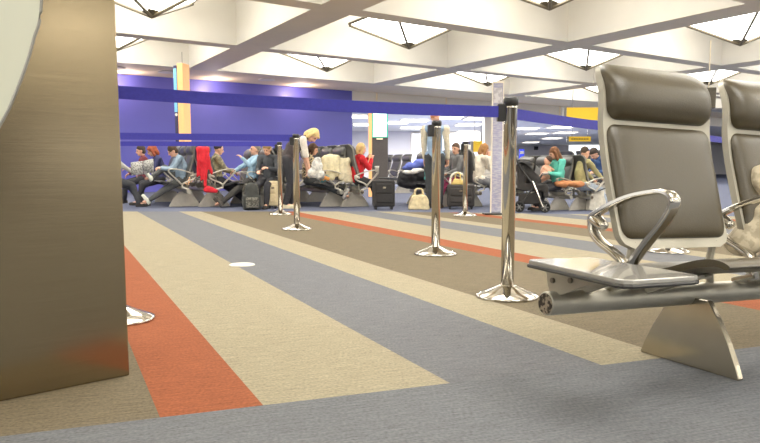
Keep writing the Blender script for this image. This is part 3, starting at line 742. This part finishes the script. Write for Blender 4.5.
sit('blonde woman in bright red sweater seated facing right', 358, 12.95, HR, top=cloth((206, 28, 38)), bottom=cloth((48, 48, 50)), hair=(206, 172, 116), hairstyle='bob', head=(.12, 0), lean=-.04, hands=((.22, .08, .88), (.24, -.06, .86)), feet=((.44, .1, .07), (.36, -.1, .07)), wide=1.12)
person('standing man in pale denim vest and cream sleeves, seen from behind', at(434.5, 12.6), R(75), (0, .90), .02, ((.14, .2, .86), (.16, -.2, .86)), ((0, .1, .07), (.02, -.1, .07)), cloth((222, 212, 188)), cloth((54, 58, 62)), hair=(206, 132, 90), hairstyle='crop', vest=cloth((140, 166, 196)), s=1.0, head=(.05, -.3), wide=1.15, hunch=.05)
sit('person in grey jacket and maroon trousers seated facing left', 457, N1, HL, top=grey, bottom=cloth((122, 28, 66)), hair=(84, 64, 50), head=(.1, .5), lean=-.1, hands=((.26, .1, .6), (.24, -.1, .6)), feet=((.44, .1, .07), (.36, -.1, .07)), wide=1.12)
sit('person in cream sweater resting head on hand, facing right', 479, 12.9, HR, top=cloth((226, 216, 198)), bottom=cloth((120, 120, 124)), hair=(150, 104, 58), hairstyle='bob', head=(.25, 0), lean=-.05, hunch=.3, hands=((.20, .06, .90), (.18, -.05, .90)), feet=((.42, .1, .07), (.34, -.1, .07)), wide=1.25)
sit('person in teal shirt with long brown hair seated facing left', 558, 11.9, HL, s=.78, hip=(0, .43), top=cloth((88, 190, 172)), bottom=dk, hair=(116, 74, 46), hairstyle='long', head=(.3, -.2), lean=-.02, hands=((.26, .08, .62), (.24, -.1, .58)), feet=((.44, .1, .07), (.36, -.1, .07)))
sit('man in olive shirt and pale jeans seated facing right', 582, 11.9, HR, s=.78, hip=(0, .43), top=cloth((164, 156, 108)), bottom=cloth((168, 180, 196)), hair=(70, 58, 46), hairstyle='crop', head=(.15, 0), lean=-.06, hands=((.34, .1, .50), (.36, -.1, .51)), feet=((.58, .1, .07), (.48, -.1, .07)), wide=1.1)
sit('person in dark blue jacket at far right, partly behind the near chair', 603, 13.8, HL, top=cloth((56, 84, 132)), bottom=dk, hair=(60, 50, 44), head=(.5, 0), hunch=.4, lean=.1)

# pale patterned coat on the second near chair, worn by someone at the picture edge
def FL(s, t, z=0): e = Vector((math.cos(FA), math.sin(FA), 0)); n_ = Vector((-e.y, e.x, 0)); p = FO + e * s + n_ * t; return Vector((p.x, p.y, z))
bm = bmesh.new()
for s_, t_, z_, rr in ((.385, .045, .40, (.045, .05, .03)), (.42, .04, .415, (.05, .06, .045)), (.47, .035, .445, (.07, .07, .07)), (.53, .02, .48, (.09, .09, .10)), (.62, .0, .52, (.12, .11, .13)), (.60, .06, .62, (.07, .06, .12)), (.505, .05, .645, (.05, .05, .06)), (.72, -.02, .5, (.12, .14, .11)), (.56, -.12, .45, (.09, .12, .05))):
    ell(bm, FL(s_ - .055, t_ + .02, z_ + .02), [v * 1.1 for v in rr], Matrix.Rotation(FA, 4, 'Z'))
o = melt('coat', bm, cloth((196, 184, 158), (172, 160, 136), 30), None, .011, 3, .016, 3)
tag(o, 'pale patterned coat bunched on the second near seat at the right edge', 'coat')

# ------------------------------------------------------------------ luggage and other things of the back row
def suitcase(label, loc, rz, w, d, h, m, handle=True):
    r = thing('suitcase', label, 'suitcase', loc, rz)
    bm = bmesh.new(); box(bm, (-w / 2, -d / 2, .05), (w / 2, d / 2, h)); b = obj('case', bm, m, r, bevel=.03, seg=4)
    bm = bmesh.new(); box(bm, (-w / 2 + .05, -d / 2 - .02, .12), (w / 2 - .05, -d / 2 + .01, h * .52)); obj('front_pocket', bm, m, b, bevel=.012)
    bm = bmesh.new(); box(bm, (-w / 2 + .05, -d / 2 - .02, h * .57), (w / 2 - .05, -d / 2 + .01, h - .06)); obj('front_pocket', bm, m, b, bevel=.012)
    bm = bmesh.new(); tube(bm, smoothpath([(-.08, 0, h - .005), (-.07, 0, h + .03), (.07, 0, h + .03), (.08, 0, h - .005)]), .012, 8); obj('handle', bm, M['black'], r)
    bm = bmesh.new(); box(bm, (-.025, -d / 2 - .026, h * .72), (.025, -d / 2 - .018, h * .72 + .03)); obj('badge', bm, M['steel_soft'], b)
    for sx in (-1, 1):
        for sy in (-1, 1):
            bm = bmesh.new(); x, y = sx * (w / 2 - .05), sy * (d / 2 - .05); tube(bm, [(x - .014, y, .028), (x + .014, y, .028)], .028, 12); box(bm, (x - .022, y - .02, .03), (x + .022, y + .02, .06)); obj('wheel', bm, M['black'], r)
    return r
luggage = cloth((46, 44, 44)); lug2 = cloth((56, 52, 50))
suitcase('upright black fabric suitcase standing in front of the woman in red', at(383.5, 12.25), R(6), .37, .26, .50, luggage)
suitcase('wide black suitcase under the white handled bag, beside the far chrome post', at(461, 12.35), R(-5), .47, .3, .42, lug2)
suitcase('small cream hard case between the backpack and the thinner post', at(272, 12.55), R(10), .2, .3, .48, cloth((214, 196, 156)))

def backpack(label, loc, rz, m, m2, sc=1):
    r = thing('backpack', label, 'backpack', loc, rz)
    bm = bmesh.new(); cap(bm, (0, 0, .13 * sc), .13 * sc, (0, .02, .36 * sc), .115 * sc); box(bm, (-.15 * sc, -.09 * sc, .01), (.15 * sc, .11 * sc, .25 * sc)); melt('pack_body', bm, m, r, .014, 6, .006)
    bm = bmesh.new(); box(bm, (-.11 * sc, -.16 * sc, .04), (.11 * sc, -.1 * sc, .22 * sc)); melt('front_pocket', bm, m2, r, .012, 6)
    bm = bmesh.new(); tube(bm, smoothpath([(-.03, .05, .47 * sc), (-.03, .05, .52 * sc), (.03, .05, .52 * sc), (.03, .05, .47 * sc)]), .009, 8); obj('handle', bm, M['black'], r)
    for e in (-1, 1):
        bm = bmesh.new(); tube(bm, smoothpath([(e * .08 * sc, .11 * sc, .44 * sc), (e * .12 * sc, .19 * sc, .3 * sc), (e * .12 * sc, .15 * sc, .08 * sc)]), .02, 8, flat=1.5); obj('strap', bm, m2, r)
    return r
backpack('dark grey backpack on the floor by the feet of the man in light blue', at(251, 12.05), R(15), cloth((54, 56, 54)), cloth((120, 118, 108), (70, 68, 62), 40), .98)

def tote(label, loc, rz, w, d, h, m, name='tote_bag'):
    r = thing(name, label, 'bag', loc, rz); bm = bmesh.new()
    prism(bm, [(-w / 2, 0), (w / 2, 0), (w * .42, h * .6), (w * .36, h), (-w * .3, h), (-w * .42, h * .6)], 'y', -d / 2, d / 2); bmesh.ops.subdivide_edges(bm, edges=bm.edges[:], cuts=2)
    melt('bag_body', bm, m, r, .014, 6, .018, 2)
    for e in (-1, 1):
        bm = bmesh.new(); tube(bm, smoothpath([(-w * .22, e * d * .35, h - .02), (-w * .14, e * d * .3, h + .1), (w * .14, e * d * .3, h + .1), (w * .22, e * d * .35, h - .02)]), .01, 8); obj('handle', bm, m, r)
    return r
tote('slumped cream cloth tote on the floor at the feet of the standing man', at(419, 12.25), R(5), .36, .2, .24, cloth((226, 208, 164)))
tote('white shopping tote on the floor right of the olive shirted man', at(597, 12.0), R(0), .3, .2, .34, cloth((216, 210, 196)))
h = tote('cream handbag with big white loop handle on top of the wide black suitcase', (gx(458, 12.35), 12.35, .42), R(-5), .22, .14, .09, cloth((228, 198, 120)), 'handbag')
bm = bmesh.new(); tube(bm, smoothpath([(-.13, 0, .02), (-.12, 0, .13), (-.04, 0, .2), (.08, 0, .17), (.14, 0, .06)], 8), .017, 8); obj('loop_handle', bm, cloth((240, 236, 224)), h)

def heap(name, label, cat, parts, m, voxel=.013, wr=.018, seed=1):
    bm = bmesh.new()
    for px, py, D, rx, ry, rz in parts: ell(bm, (gx(px, D, py), D, gz(py, D)), (rx, ry, rz))
    o = melt(name, bm, m, None, voxel, 3, wr, seed); return tag(o, label, cat)
red = cloth((214, 28, 44))
def drape(name, label, cat, caps, D, m, seed=1, wr=.02):
    bm = bmesh.new(); P_ = lambda px, py, d=0: Vector((gx(px, D + d, py), D + d, gz(py, D + d)))
    for x0, y0, r0, x1, y1, r1, *d in caps: cap(bm, P_(x0, y0, d[0] if d else 0), r0, P_(x1, y1, d[0] if d else 0), r1)
    o = melt(name, bm, m, None, .013, 5, wr, seed, 8); return tag(o, label, cat)
drape('coat', 'bright red coat hanging over the seat ends between the two left benches', 'coat', [(198.5, 149, .045, 207, 149, .045), (199, 150, .05, 199, 160, .045), (203, 150, .055, 203, 162, .055), (207, 150, .05, 207.5, 160, .045), (199, 160, .04, 197.5, 176, .026), (203, 162, .045, 201.5, 180, .022), (206, 162, .04, 205, 186, .024), (208, 160, .04, 212, 174, .022)], 12.68, red, 2)
drape('cap', 'small red cap lying on the seat right of the red coat', 'cap', [(206, 190, .05, 216, 191, .035), (208, 188.5, .05, 212, 189.5, .045)], 12.6, red, 3, .005)
drape('coat', 'cream puffer jacket draped on the seat left of the woman in red, larger one', 'coat', [(325, 158.5, .055, 337, 157.5, .06), (325, 160, .075, 325.5, 174, .06), (330, 159, .085, 331, 176, .08), (336, 159, .08, 336.5, 173, .075), (326, 166, .06, 328, 177, .06)], 12.92, cloth((240, 228, 188)), 4)
drape('coat', 'second cream jacket beside the larger one, close to the woman in red', 'coat', [(340, 161, .06, 348, 160.5, .05), (341, 163, .07, 342, 177, .07), (346.5, 162, .07, 347, 180, .065), (349, 168, .05, 350.5, 181, .045)], 12.92, cloth((230, 218, 184)), 6)
heap('plastic_bag', 'crumpled white grey plastic bag held by the bending woman', 'bag', [(317, 166, 12.1, .10, .08, .12), (314, 173, 12.1, .12, .08, .09), (320, 175, 12.1, .09, .08, .08), (318, 161, 12.1, .07, .06, .07)], cloth((214, 212, 206), (180, 180, 178), 24), seed=8)
heap('bottle_pouch', 'orange and teal pouch on the seat below the cream jackets', 'bag', [(323, 180, 12.2, .06, .05, .04), (327, 178, 12.2, .05, .05, .06)], cloth((206, 140, 70), (60, 120, 124), 12), seed=9)
npx, npd = Vector((gx(143, 12.5, 165), 12.5, gz(172, 12.5))), 0
bm = bmesh.new()
for sgn in (-1, 1):
    R_ = []
    for i in range(7):
        t = i / 6; R_.append([bm.verts.new(npx + Vector((sgn * (.19 * t) , -.05 * math.sin(t * 2.2) + sgn * .02, zz + .04 * t * (1 if sgn > 0 else -.6)))) for zz in (-.04, .07, .19)])
    for A, B in zip(R_[:-1], R_[1:]):
        for k in range(2): bm.faces.new((A[k], A[k + 1], B[k + 1], B[k]))
o = obj('newspaper', bm, cloth((186, 186, 182), (128, 128, 126), 40), None, True); md = o.modifiers.new('s', 'SOLIDIFY'); md.thickness = .006
tag(o, 'pale grey open newspaper held by the reader in pale blue denim', 'newspaper')
heap('duffel_bag', 'large black duffel bag in the luggage heap before the bright window', 'bag', [(410, 177, 13.6, .24, .2, .17), (420, 175, 13.6, .22, .2, .16), (415, 184, 13.6, .34, .18, .10), (404, 181, 13.6, .14, .15, .12)], cloth((38, 38, 42)), seed=11)
heap('coat', 'bright blue jacket on top of the black duffel bag', 'coat', [(413, 166, 13.5, .17, .14, .07), (420, 163, 13.5, .14, .14, .08), (407, 168, 13.5, .1, .1, .05)], cloth((92, 108, 196)), seed=12)
heap('scarf', 'white folded cloth on the black duffel bag', 'cloth', [(411, 172, 13.3, .18, .06, .04), (418, 170, 13.3, .12, .05, .04)], cloth((222, 220, 216)), seed=13)
heap('shoulder_bag', 'tan leather shoulder bag lying on the seat between teal and olive shirts', 'bag', [(570, 183.5, 11.7, .26, .09, .05), (562, 184, 11.7, .12, .08, .06), (578, 184, 11.7, .12, .08, .055)], cloth((186, 122, 78)), seed=14)
heap('handbag', 'small teal bag at the knees of the grey jacketed person', 'bag', [(427.5, 172, 12.75, .05, .05, .09), (427, 178, 12.75, .06, .05, .05)], cloth((70, 160, 158)), seed=15)
def infant():
    D = 11.85; bm = bmesh.new(); P_ = lambda px, py, dy=0: Vector((gx(px, D), D + dy, gz(py, D)))
    ell(bm, P_(547.5, 161), (.062, .058, .07)); ell(bm, P_(546, 170.5), (.085, .07, .1)); cap(bm, P_(543.5, 168, -.04), .03, P_(550, 173, -.08), .022); cap(bm, P_(549, 167, .04), .03, P_(553, 170, -.02), .022)
    cap(bm, P_(545, 176, -.03), .042, P_(539, 179, -.05), .03); cap(bm, P_(548, 177, .03), .042, P_(541.5, 181, .0), .03); ell(bm, P_(545.0, 161.5), (.018, .014, .014)); ell(bm, P_(553, 170, -.03), (.02, .02, .015))
    r = thing('person', 'infant in pale peach clothes held on the lap of the teal shirted person', 'person', (0, 0, 0))
    melt('body', bm, cloth((226, 168, 140)), r, .008, 2)
    bm = bmesh.new(); ell(bm, P_(548.6, 159.5), (.062, .063, .066)); melt('hair', bm, cloth((60, 44, 34)), r, .009, 1)
    bm = bmesh.new(); ell(bm, P_(546, 171.5), (.095, .08, .095)); ell(bm, P_(545, 176), (.09, .08, .05)); melt('romper', bm, cloth((222, 176, 150)), r, .009, 2)
infant()

# cup in the hands of the woman in red, coffee cup shapes
def cup(label, px, py, D, rgb, h=.10):
    bm = bmesh.new(); lathe(bm, [(0, 0), (.03, 0), (.038, h), (.04, h + .004), (0, h + .006)], 16); r = thing('paper_cup', label, 'cup', (gx(px, D), D, gz(py, D))); obj('cup_wall', bm, cloth(rgb), r, True)
    bm = bmesh.new(); lathe(bm, [(.041, h - .004), (.042, h + .01), (.034, h + .016), (0, h + .016)], 16); obj('lid', bm, cloth((240, 238, 232)), r, True)
cup('white paper cup on the knee of the woman in red', 377, 172, 12.8, (232, 226, 214), .09)

# stroller
def stroller():
    r = thing('stroller', 'folding black baby stroller standing left of the teal shirted person', 'stroller', at(533, 11.55), R(-12))
    fr = []
    for e in (-.2, .2):
        for nm, pts in (('frame_tube', [(-.32, e, .98), (-.2, e, .72), (.02, e, .42), (.18, e, .10)]), ('frame_tube', [(.16, e, .62), (.05, e, .45), (-.18, e, .12)])):
            bm = bmesh.new(); tube(bm, smoothpath(pts), .013, 8); obj(nm, bm, M['black'], r)
        for x in (-.2, .2):
            bm = bmesh.new(); lathe(bm, [(.06, -.02), (.085, -.02), (.085, .02), (.06, .02), (.06, -.02)], 20)
            bmesh.ops.transform(bm, matrix=Matrix.Translation((x, e, .088)) @ Matrix.Rotation(R(90), 4, 'X'), verts=bm.verts[:]); w = obj('wheel', bm, M['black'], r, True)
            bm = bmesh.new()
            for k in range(3): d = Vector((math.cos(k * math.pi / 3), 0, math.sin(k * math.pi / 3))) * .062; tube(bm, [Vector((x, e, .088)) - d, Vector((x, e, .088)) + d], .008, 6)
            obj('hub', bm, M['grey_metal'], w)
        bm = bmesh.new(); tube(bm, [(.0, e * 1.06, .50), (.17, e * 1.06, .09)], .015, 8); obj('side_bar', bm, M['chrome'], r)
    bm = bmesh.new(); tube(bm, smoothpath([(-.32, -.2, .98), (-.34, 0, .99), (-.32, .2, .98)]), .018, 8); obj('handle', bm, M['black'], r)
    bm = bmesh.new(); box(bm, (-.18, -.18, .34), (.22, .18, .45)); box(bm, (-.24, -.18, .36), (-.12, .18, .74)); box(bm, (.17, -.17, .24), (.25, .17, .42)); cap(bm, (-.18, 0, .7), .1, (.02, 0, .5), .12); melt('seat', bm, luggage, r, .014, 4, .006)
    bm = bmesh.new(); n = 10
    R_ = [[bm.verts.new((-.16 + math.cos(q) * .30, y, .60 + math.sin(q) * .24)) for y in (-.19, 0, .19)] for q in [math.pi * .15 + math.pi * .8 * k / n for k in range(n + 1)]]
    for A, B in zip(R_[:-1], R_[1:]):
        for k in range(2): bm.faces.new((A[k], A[k + 1], B[k + 1], B[k]))
    o = obj('canopy', bm, luggage, r, True); md = o.modifiers.new('s', 'SOLIDIFY'); md.thickness = .012
    bm = bmesh.new(); box(bm, (-.22, -.17, .13), (.14, .17, .30)); melt('basket', bm, luggage, r, .014, 4)
    bm = bmesh.new(); tube(bm, smoothpath([(.14, -.2, .6), (.24, -.15, .62), (.24, .15, .62), (.14, .2, .6)]), .016, 8); obj('bumper_bar', bm, M['grey_metal'], r)
stroller()

# tall printed sign on a stand
def print_mat():
    m = bpy.data.materials.new('printed_panel'); m.use_nodes = True; nt = m.node_tree; b = nt.nodes['Principled BSDF']; b.inputs['Roughness'].default_value = .25
    tc = nt.nodes.new('ShaderNodeTexCoord'); mp = nt.nodes.new('ShaderNodeMapping'); mp.inputs['Scale'].default_value = (9, 1, 36); nt.links.new(tc.outputs['Object'], mp.inputs[0])
    n = nt.nodes.new('ShaderNodeTexNoise'); n.inputs['Scale'].default_value = 1.4; n.inputs['Detail'].default_value = 3; nt.links.new(mp.outputs[0], n.inputs[0])
    r = nt.nodes.new('ShaderNodeValToRGB'); r.color_ramp.elements[0].position = .42; r.color_ramp.elements[1].position = .6
    r.color_ramp.elements[0].color = (*lin((172, 172, 206)), 1); r.color_ramp.elements[1].color = (*lin((206, 206, 222)), 1); nt.links.new(n.outputs[0], r.inputs[0]); nt.links.new(r.outputs[0], b.inputs['Base Color'])
    b.inputs['Alpha'].default_value = .72
    return m
p = G(492, 214.5); D = p.y
sg = thing('sign_stand', 'tall narrow see-through sign with pale violet print, left of the nearest chrome post', 'sign', p, R(4))
zt = gz(81, D)
bm = bmesh.new(); box(bm, (-.13, -.1, 0), (.16, .1, .025)); obj('base', bm, M['black'], sg, bevel=.005)
bm = bmesh.new(); box(bm, (-.015, -.006, .04), (.135, .006, zt - .02)); obj('panel', bm, print_mat(), sg)
bm = bmesh.new()
for x in (-.022, .142): box(bm, (x - .008, -.012, .02), (x + .008, .012, zt))
box(bm, (-.03, -.014, zt - .03), (.15, .014, zt)); obj('frame', bm, M['white_wall'], sg)
bm = bmesh.new(); box(bm, (.0, -.012, zt - .32), (.12, -.007, zt - .1)); obj('photo_patch', bm, mat('grey_print', (176, 174, 182), .4, rgb2=(206, 204, 210), scale=14), sg)
lean_fix = 0

# digital sign columns
def column_sign(label, px, D, ztop, w, scr, screen_rgb, screen2, px_scr):
    r = thing('display_column', label, 'sign', at(px, D), R(-14)); d = .3
    bm = bmesh.new(); box(bm, (-w / 2, 0, .0), (w / 2, d, ztop)); body = obj('housing', bm, cloth((74, 70, 72)), r, bevel=.01)
    bm = bmesh.new(); box(bm, (scr[0], -.02, scr[1]), (scr[2], .003, scr[3])); s_ = obj('screen', bm, mat('screen_glow', screen_rgb, .3, emit=.9, rgb2=screen2, scale=5), r)
    return r, s_
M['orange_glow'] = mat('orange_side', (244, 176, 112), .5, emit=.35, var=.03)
M['cyan_glow'] = mat('cyan_face', (112, 176, 214), .5, emit=.3, var=.05)
r = thing('display_column', 'tall slim display column with orange side and light blue face before the blue wall', 'sign', at(182, 17), R(-14))
zt = gz(63, 17)
bm = bmesh.new(); box(bm, (-.06, 0, 0), (.09, .32, zt)); obj('orange_side', bm, M['orange_glow'], r, bevel=.01)
bm = bmesh.new(); box(bm, (-.15, .0, 0), (-.062, .3, zt - .05)); obj('housing', bm, cloth((60, 56, 84)), r, bevel=.01)
bm = bmesh.new(); box(bm, (-.145, -.012, gz(112, 17)), (-.068, -.001, zt - .12)); obj('screen', bm, M['cyan_glow'], r)
bm = bmesh.new(); lathe(bm, [(0, -.01), (.035, -.01), (.035, 0), (0, 0)], 16); bmesh.ops.transform(bm, matrix=Matrix.Translation((-.105, -.004, gz(114.5, 17))) @ Matrix.Rotation(R(90), 4, 'X'), verts=bm.verts[:]); obj('round_logo', bm, M['white_plate'], r)
bm = bmesh.new(); tube(bm, [(.0, .15, zt - .01), (.0, .15, gz(51, 17))], .008, 6); obj('antenna', bm, M['grey_metal'], r)
r = thing('display_column', 'display column with green edged white screen and orange side, right of the blue wall', 'sign', at(379, 17.5), 0)
zt = gz(103, 17.5); D = 17.5
bm = bmesh.new(); box(bm, (gx(372, D) - gx(379, D), 0, 0), (gx(388, D) - gx(379, D), .3, zt)); obj('housing', bm, cloth((78, 72, 70)), r, bevel=.01)
bm = bmesh.new(); box(bm, (gx(368.5, D) - gx(379, D), .0, 0), (gx(372, D) - gx(379, D) - .002, .3, zt)); obj('orange_side', bm, M['orange_glow'], r)
bm = bmesh.new(); box(bm, (gx(372.3, D) - gx(379, D), -.012, gz(137.5, D)), (gx(387.7, D) - gx(379, D), -.001, zt - .02)); s_ = obj('screen_border', bm, mat('screen_border', (40, 176, 146), .4, emit=.5), r)
bm = bmesh.new(); box(bm, (gx(373.2, D) - gx(379, D), -.018, gz(136.8, D)), (gx(386.6, D) - gx(379, D), -.013, zt - .06)); obj('screen', bm, mat('screen_white', (222, 246, 240), .3, emit=.9, rgb2=(206, 238, 230), scale=6), s_)
bm = bmesh.new(); box(bm, (-.06, -.02, gz(139.5, D)), (.09, -.001, gz(138.2, D))); obj('name_strip', bm, mat('pale_strip', (240, 220, 180), .4, emit=.4), r)

# yellow signs hanging in the far hall, small posters and screens
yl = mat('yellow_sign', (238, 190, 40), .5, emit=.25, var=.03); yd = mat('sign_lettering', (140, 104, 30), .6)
def hang(label, px0, px1, py0, py1, D, ceil, text):
    x0, x1, z0, z1 = gx(px0, D), gx(px1, D), gz(py1, D), gz(py0, D); xc = (x0 + x1) / 2
    r = thing('hanging_sign', label, 'sign', (xc, D, z0)); w = x1 - x0; h_ = z1 - z0
    bm = bmesh.new(); box(bm, (-w / 2, 0, 0), (w / 2, .08, h_)); b = obj('sign_face', bm, yl, r, bevel=.01)
    bm = bmesh.new(); box(bm, (-w / 2 - .1, -.01, -.01), (-w / 2, .09, h_ + .01)); obj('end_cap', bm, M['grey_metal'], r)
    if text:
        bm = bmesh.new(); x = -w * .4; k = 0
        while x < w * .38:
            l_ = w * (.035 + .02 * ((k * 7) % 3)); box(bm, (x, -.012, h_ * .36), (x + l_, -.001, h_ * .62)); x += l_ + w * .02; k += 1
        obj('lettering', bm, yd, b)
    bm = bmesh.new()
    for x in (-w * .35, w * .35): tube(bm, [(x, .04, h_ - .01), (x, .04, ceil - z0)], .015, 6)
    obj('hanger', bm, M['grey_metal'], r)
hang('larger yellow sign hanging just above the blue belt, left of the near headrest', 565, 606, 107.5, 120, 24.5, CZ, False)
hang('smaller yellow hanging sign with dark lettering in the far hall', 568, 590, 136.5, 141.5, 38, 2.88, True)
hang('yellow sign behind the person in the cream sweater', 473, 482, 141, 152, 30, 2.88, False)
def poster(label, px0, px1, py0, py1, D, m, name='poster', cat='poster'):
    x0, x1, z0, z1 = gx(px0, D), gx(px1, D), gz(py1, D), gz(py0, D)
    r = thing(name, label, cat, ((x0 + x1) / 2, D, 0)); w = (x1 - x0) / 2
    bm = bmesh.new(); box(bm, (-w, 0, z0), (w, .05, z1)); obj('board', bm, m, r, bevel=.006)
    bm = bmesh.new(); box(bm, (-w * .75, -.01, z0 + (z1 - z0) * .55), (w * .75, -.001, z0 + (z1 - z0) * .8)); obj('print_block', bm, M['white_plate'], r)
    bm = bmesh.new(); tube(bm, [(0, .07, .02), (0, .07, z1 - .05)], .025, 8); box(bm, (-w, -.08, 0), (w, .2, .03)); obj('stand', bm, M['grey_metal'], r)
poster('violet poster on a stand behind the man in the olive shirt', 588.5, 595, 149, 164, 26, mat('violet_print', (120, 124, 186), .5, rgb2=(150, 150, 204), scale=8, emit=.2))
poster('dark blue board with a bright blue screen, far hall, right of the nearest post', 519, 524, 149, 160, 30, mat('blue_screen', (40, 60, 210), .4, emit=.6), 'display_board', 'screen')
poster('dark blue board left of the yellow sign, behind the cream sweater', 462, 472, 141, 160, 31, mat('navy_board', (44, 48, 92), .5), 'display_board', 'board')
D = 71.8; bm = bmesh.new(); box(bm, (gx(533.5, D), D - .12, gz(150, D)), (gx(537.5, D), D, gz(146.5, D))); o = obj('wall_screen', bm, M['black']); tag(o, 'small black screen on the far grey wall above the headrests', 'screen')
# dark speaker-like sign box hanging by the near chairs
Dh = 15.0; r = thing('hanging_sign', 'dark box sign hanging from the ceiling between the two near headrests', 'sign', (gx(706, Dh), Dh, gz(108, Dh)))
bm = bmesh.new(); box(bm, (-.14, 0, 0), (.14, .12, .42)); obj('sign_face', bm, cloth((86, 80, 66)), r, bevel=.01)
bm = bmesh.new(); tube(bm, [(0, .06, .41), (0, .06, CZ - gz(108, Dh))], .012, 8); obj('hanger', bm, M['beam'], r)

# ------------------------------------------------------------------ light
w = bpy.data.worlds.new('world'); SC.world = w; w.use_nodes = True
bg = w.node_tree.nodes['Background']; bg.inputs[0].default_value = (1, .98, .94, 1); bg.inputs[1].default_value = 1.3
SC.view_settings.view_transform = 'Standard'; SC.view_settings.look = 'None'; SC.view_settings.exposure = .42; SC.view_settings.gamma = 1.1
SC.cycles.max_bounces = 8; SC.cycles.diffuse_bounces = 5; SC.cycles.sample_clamp_indirect = 6
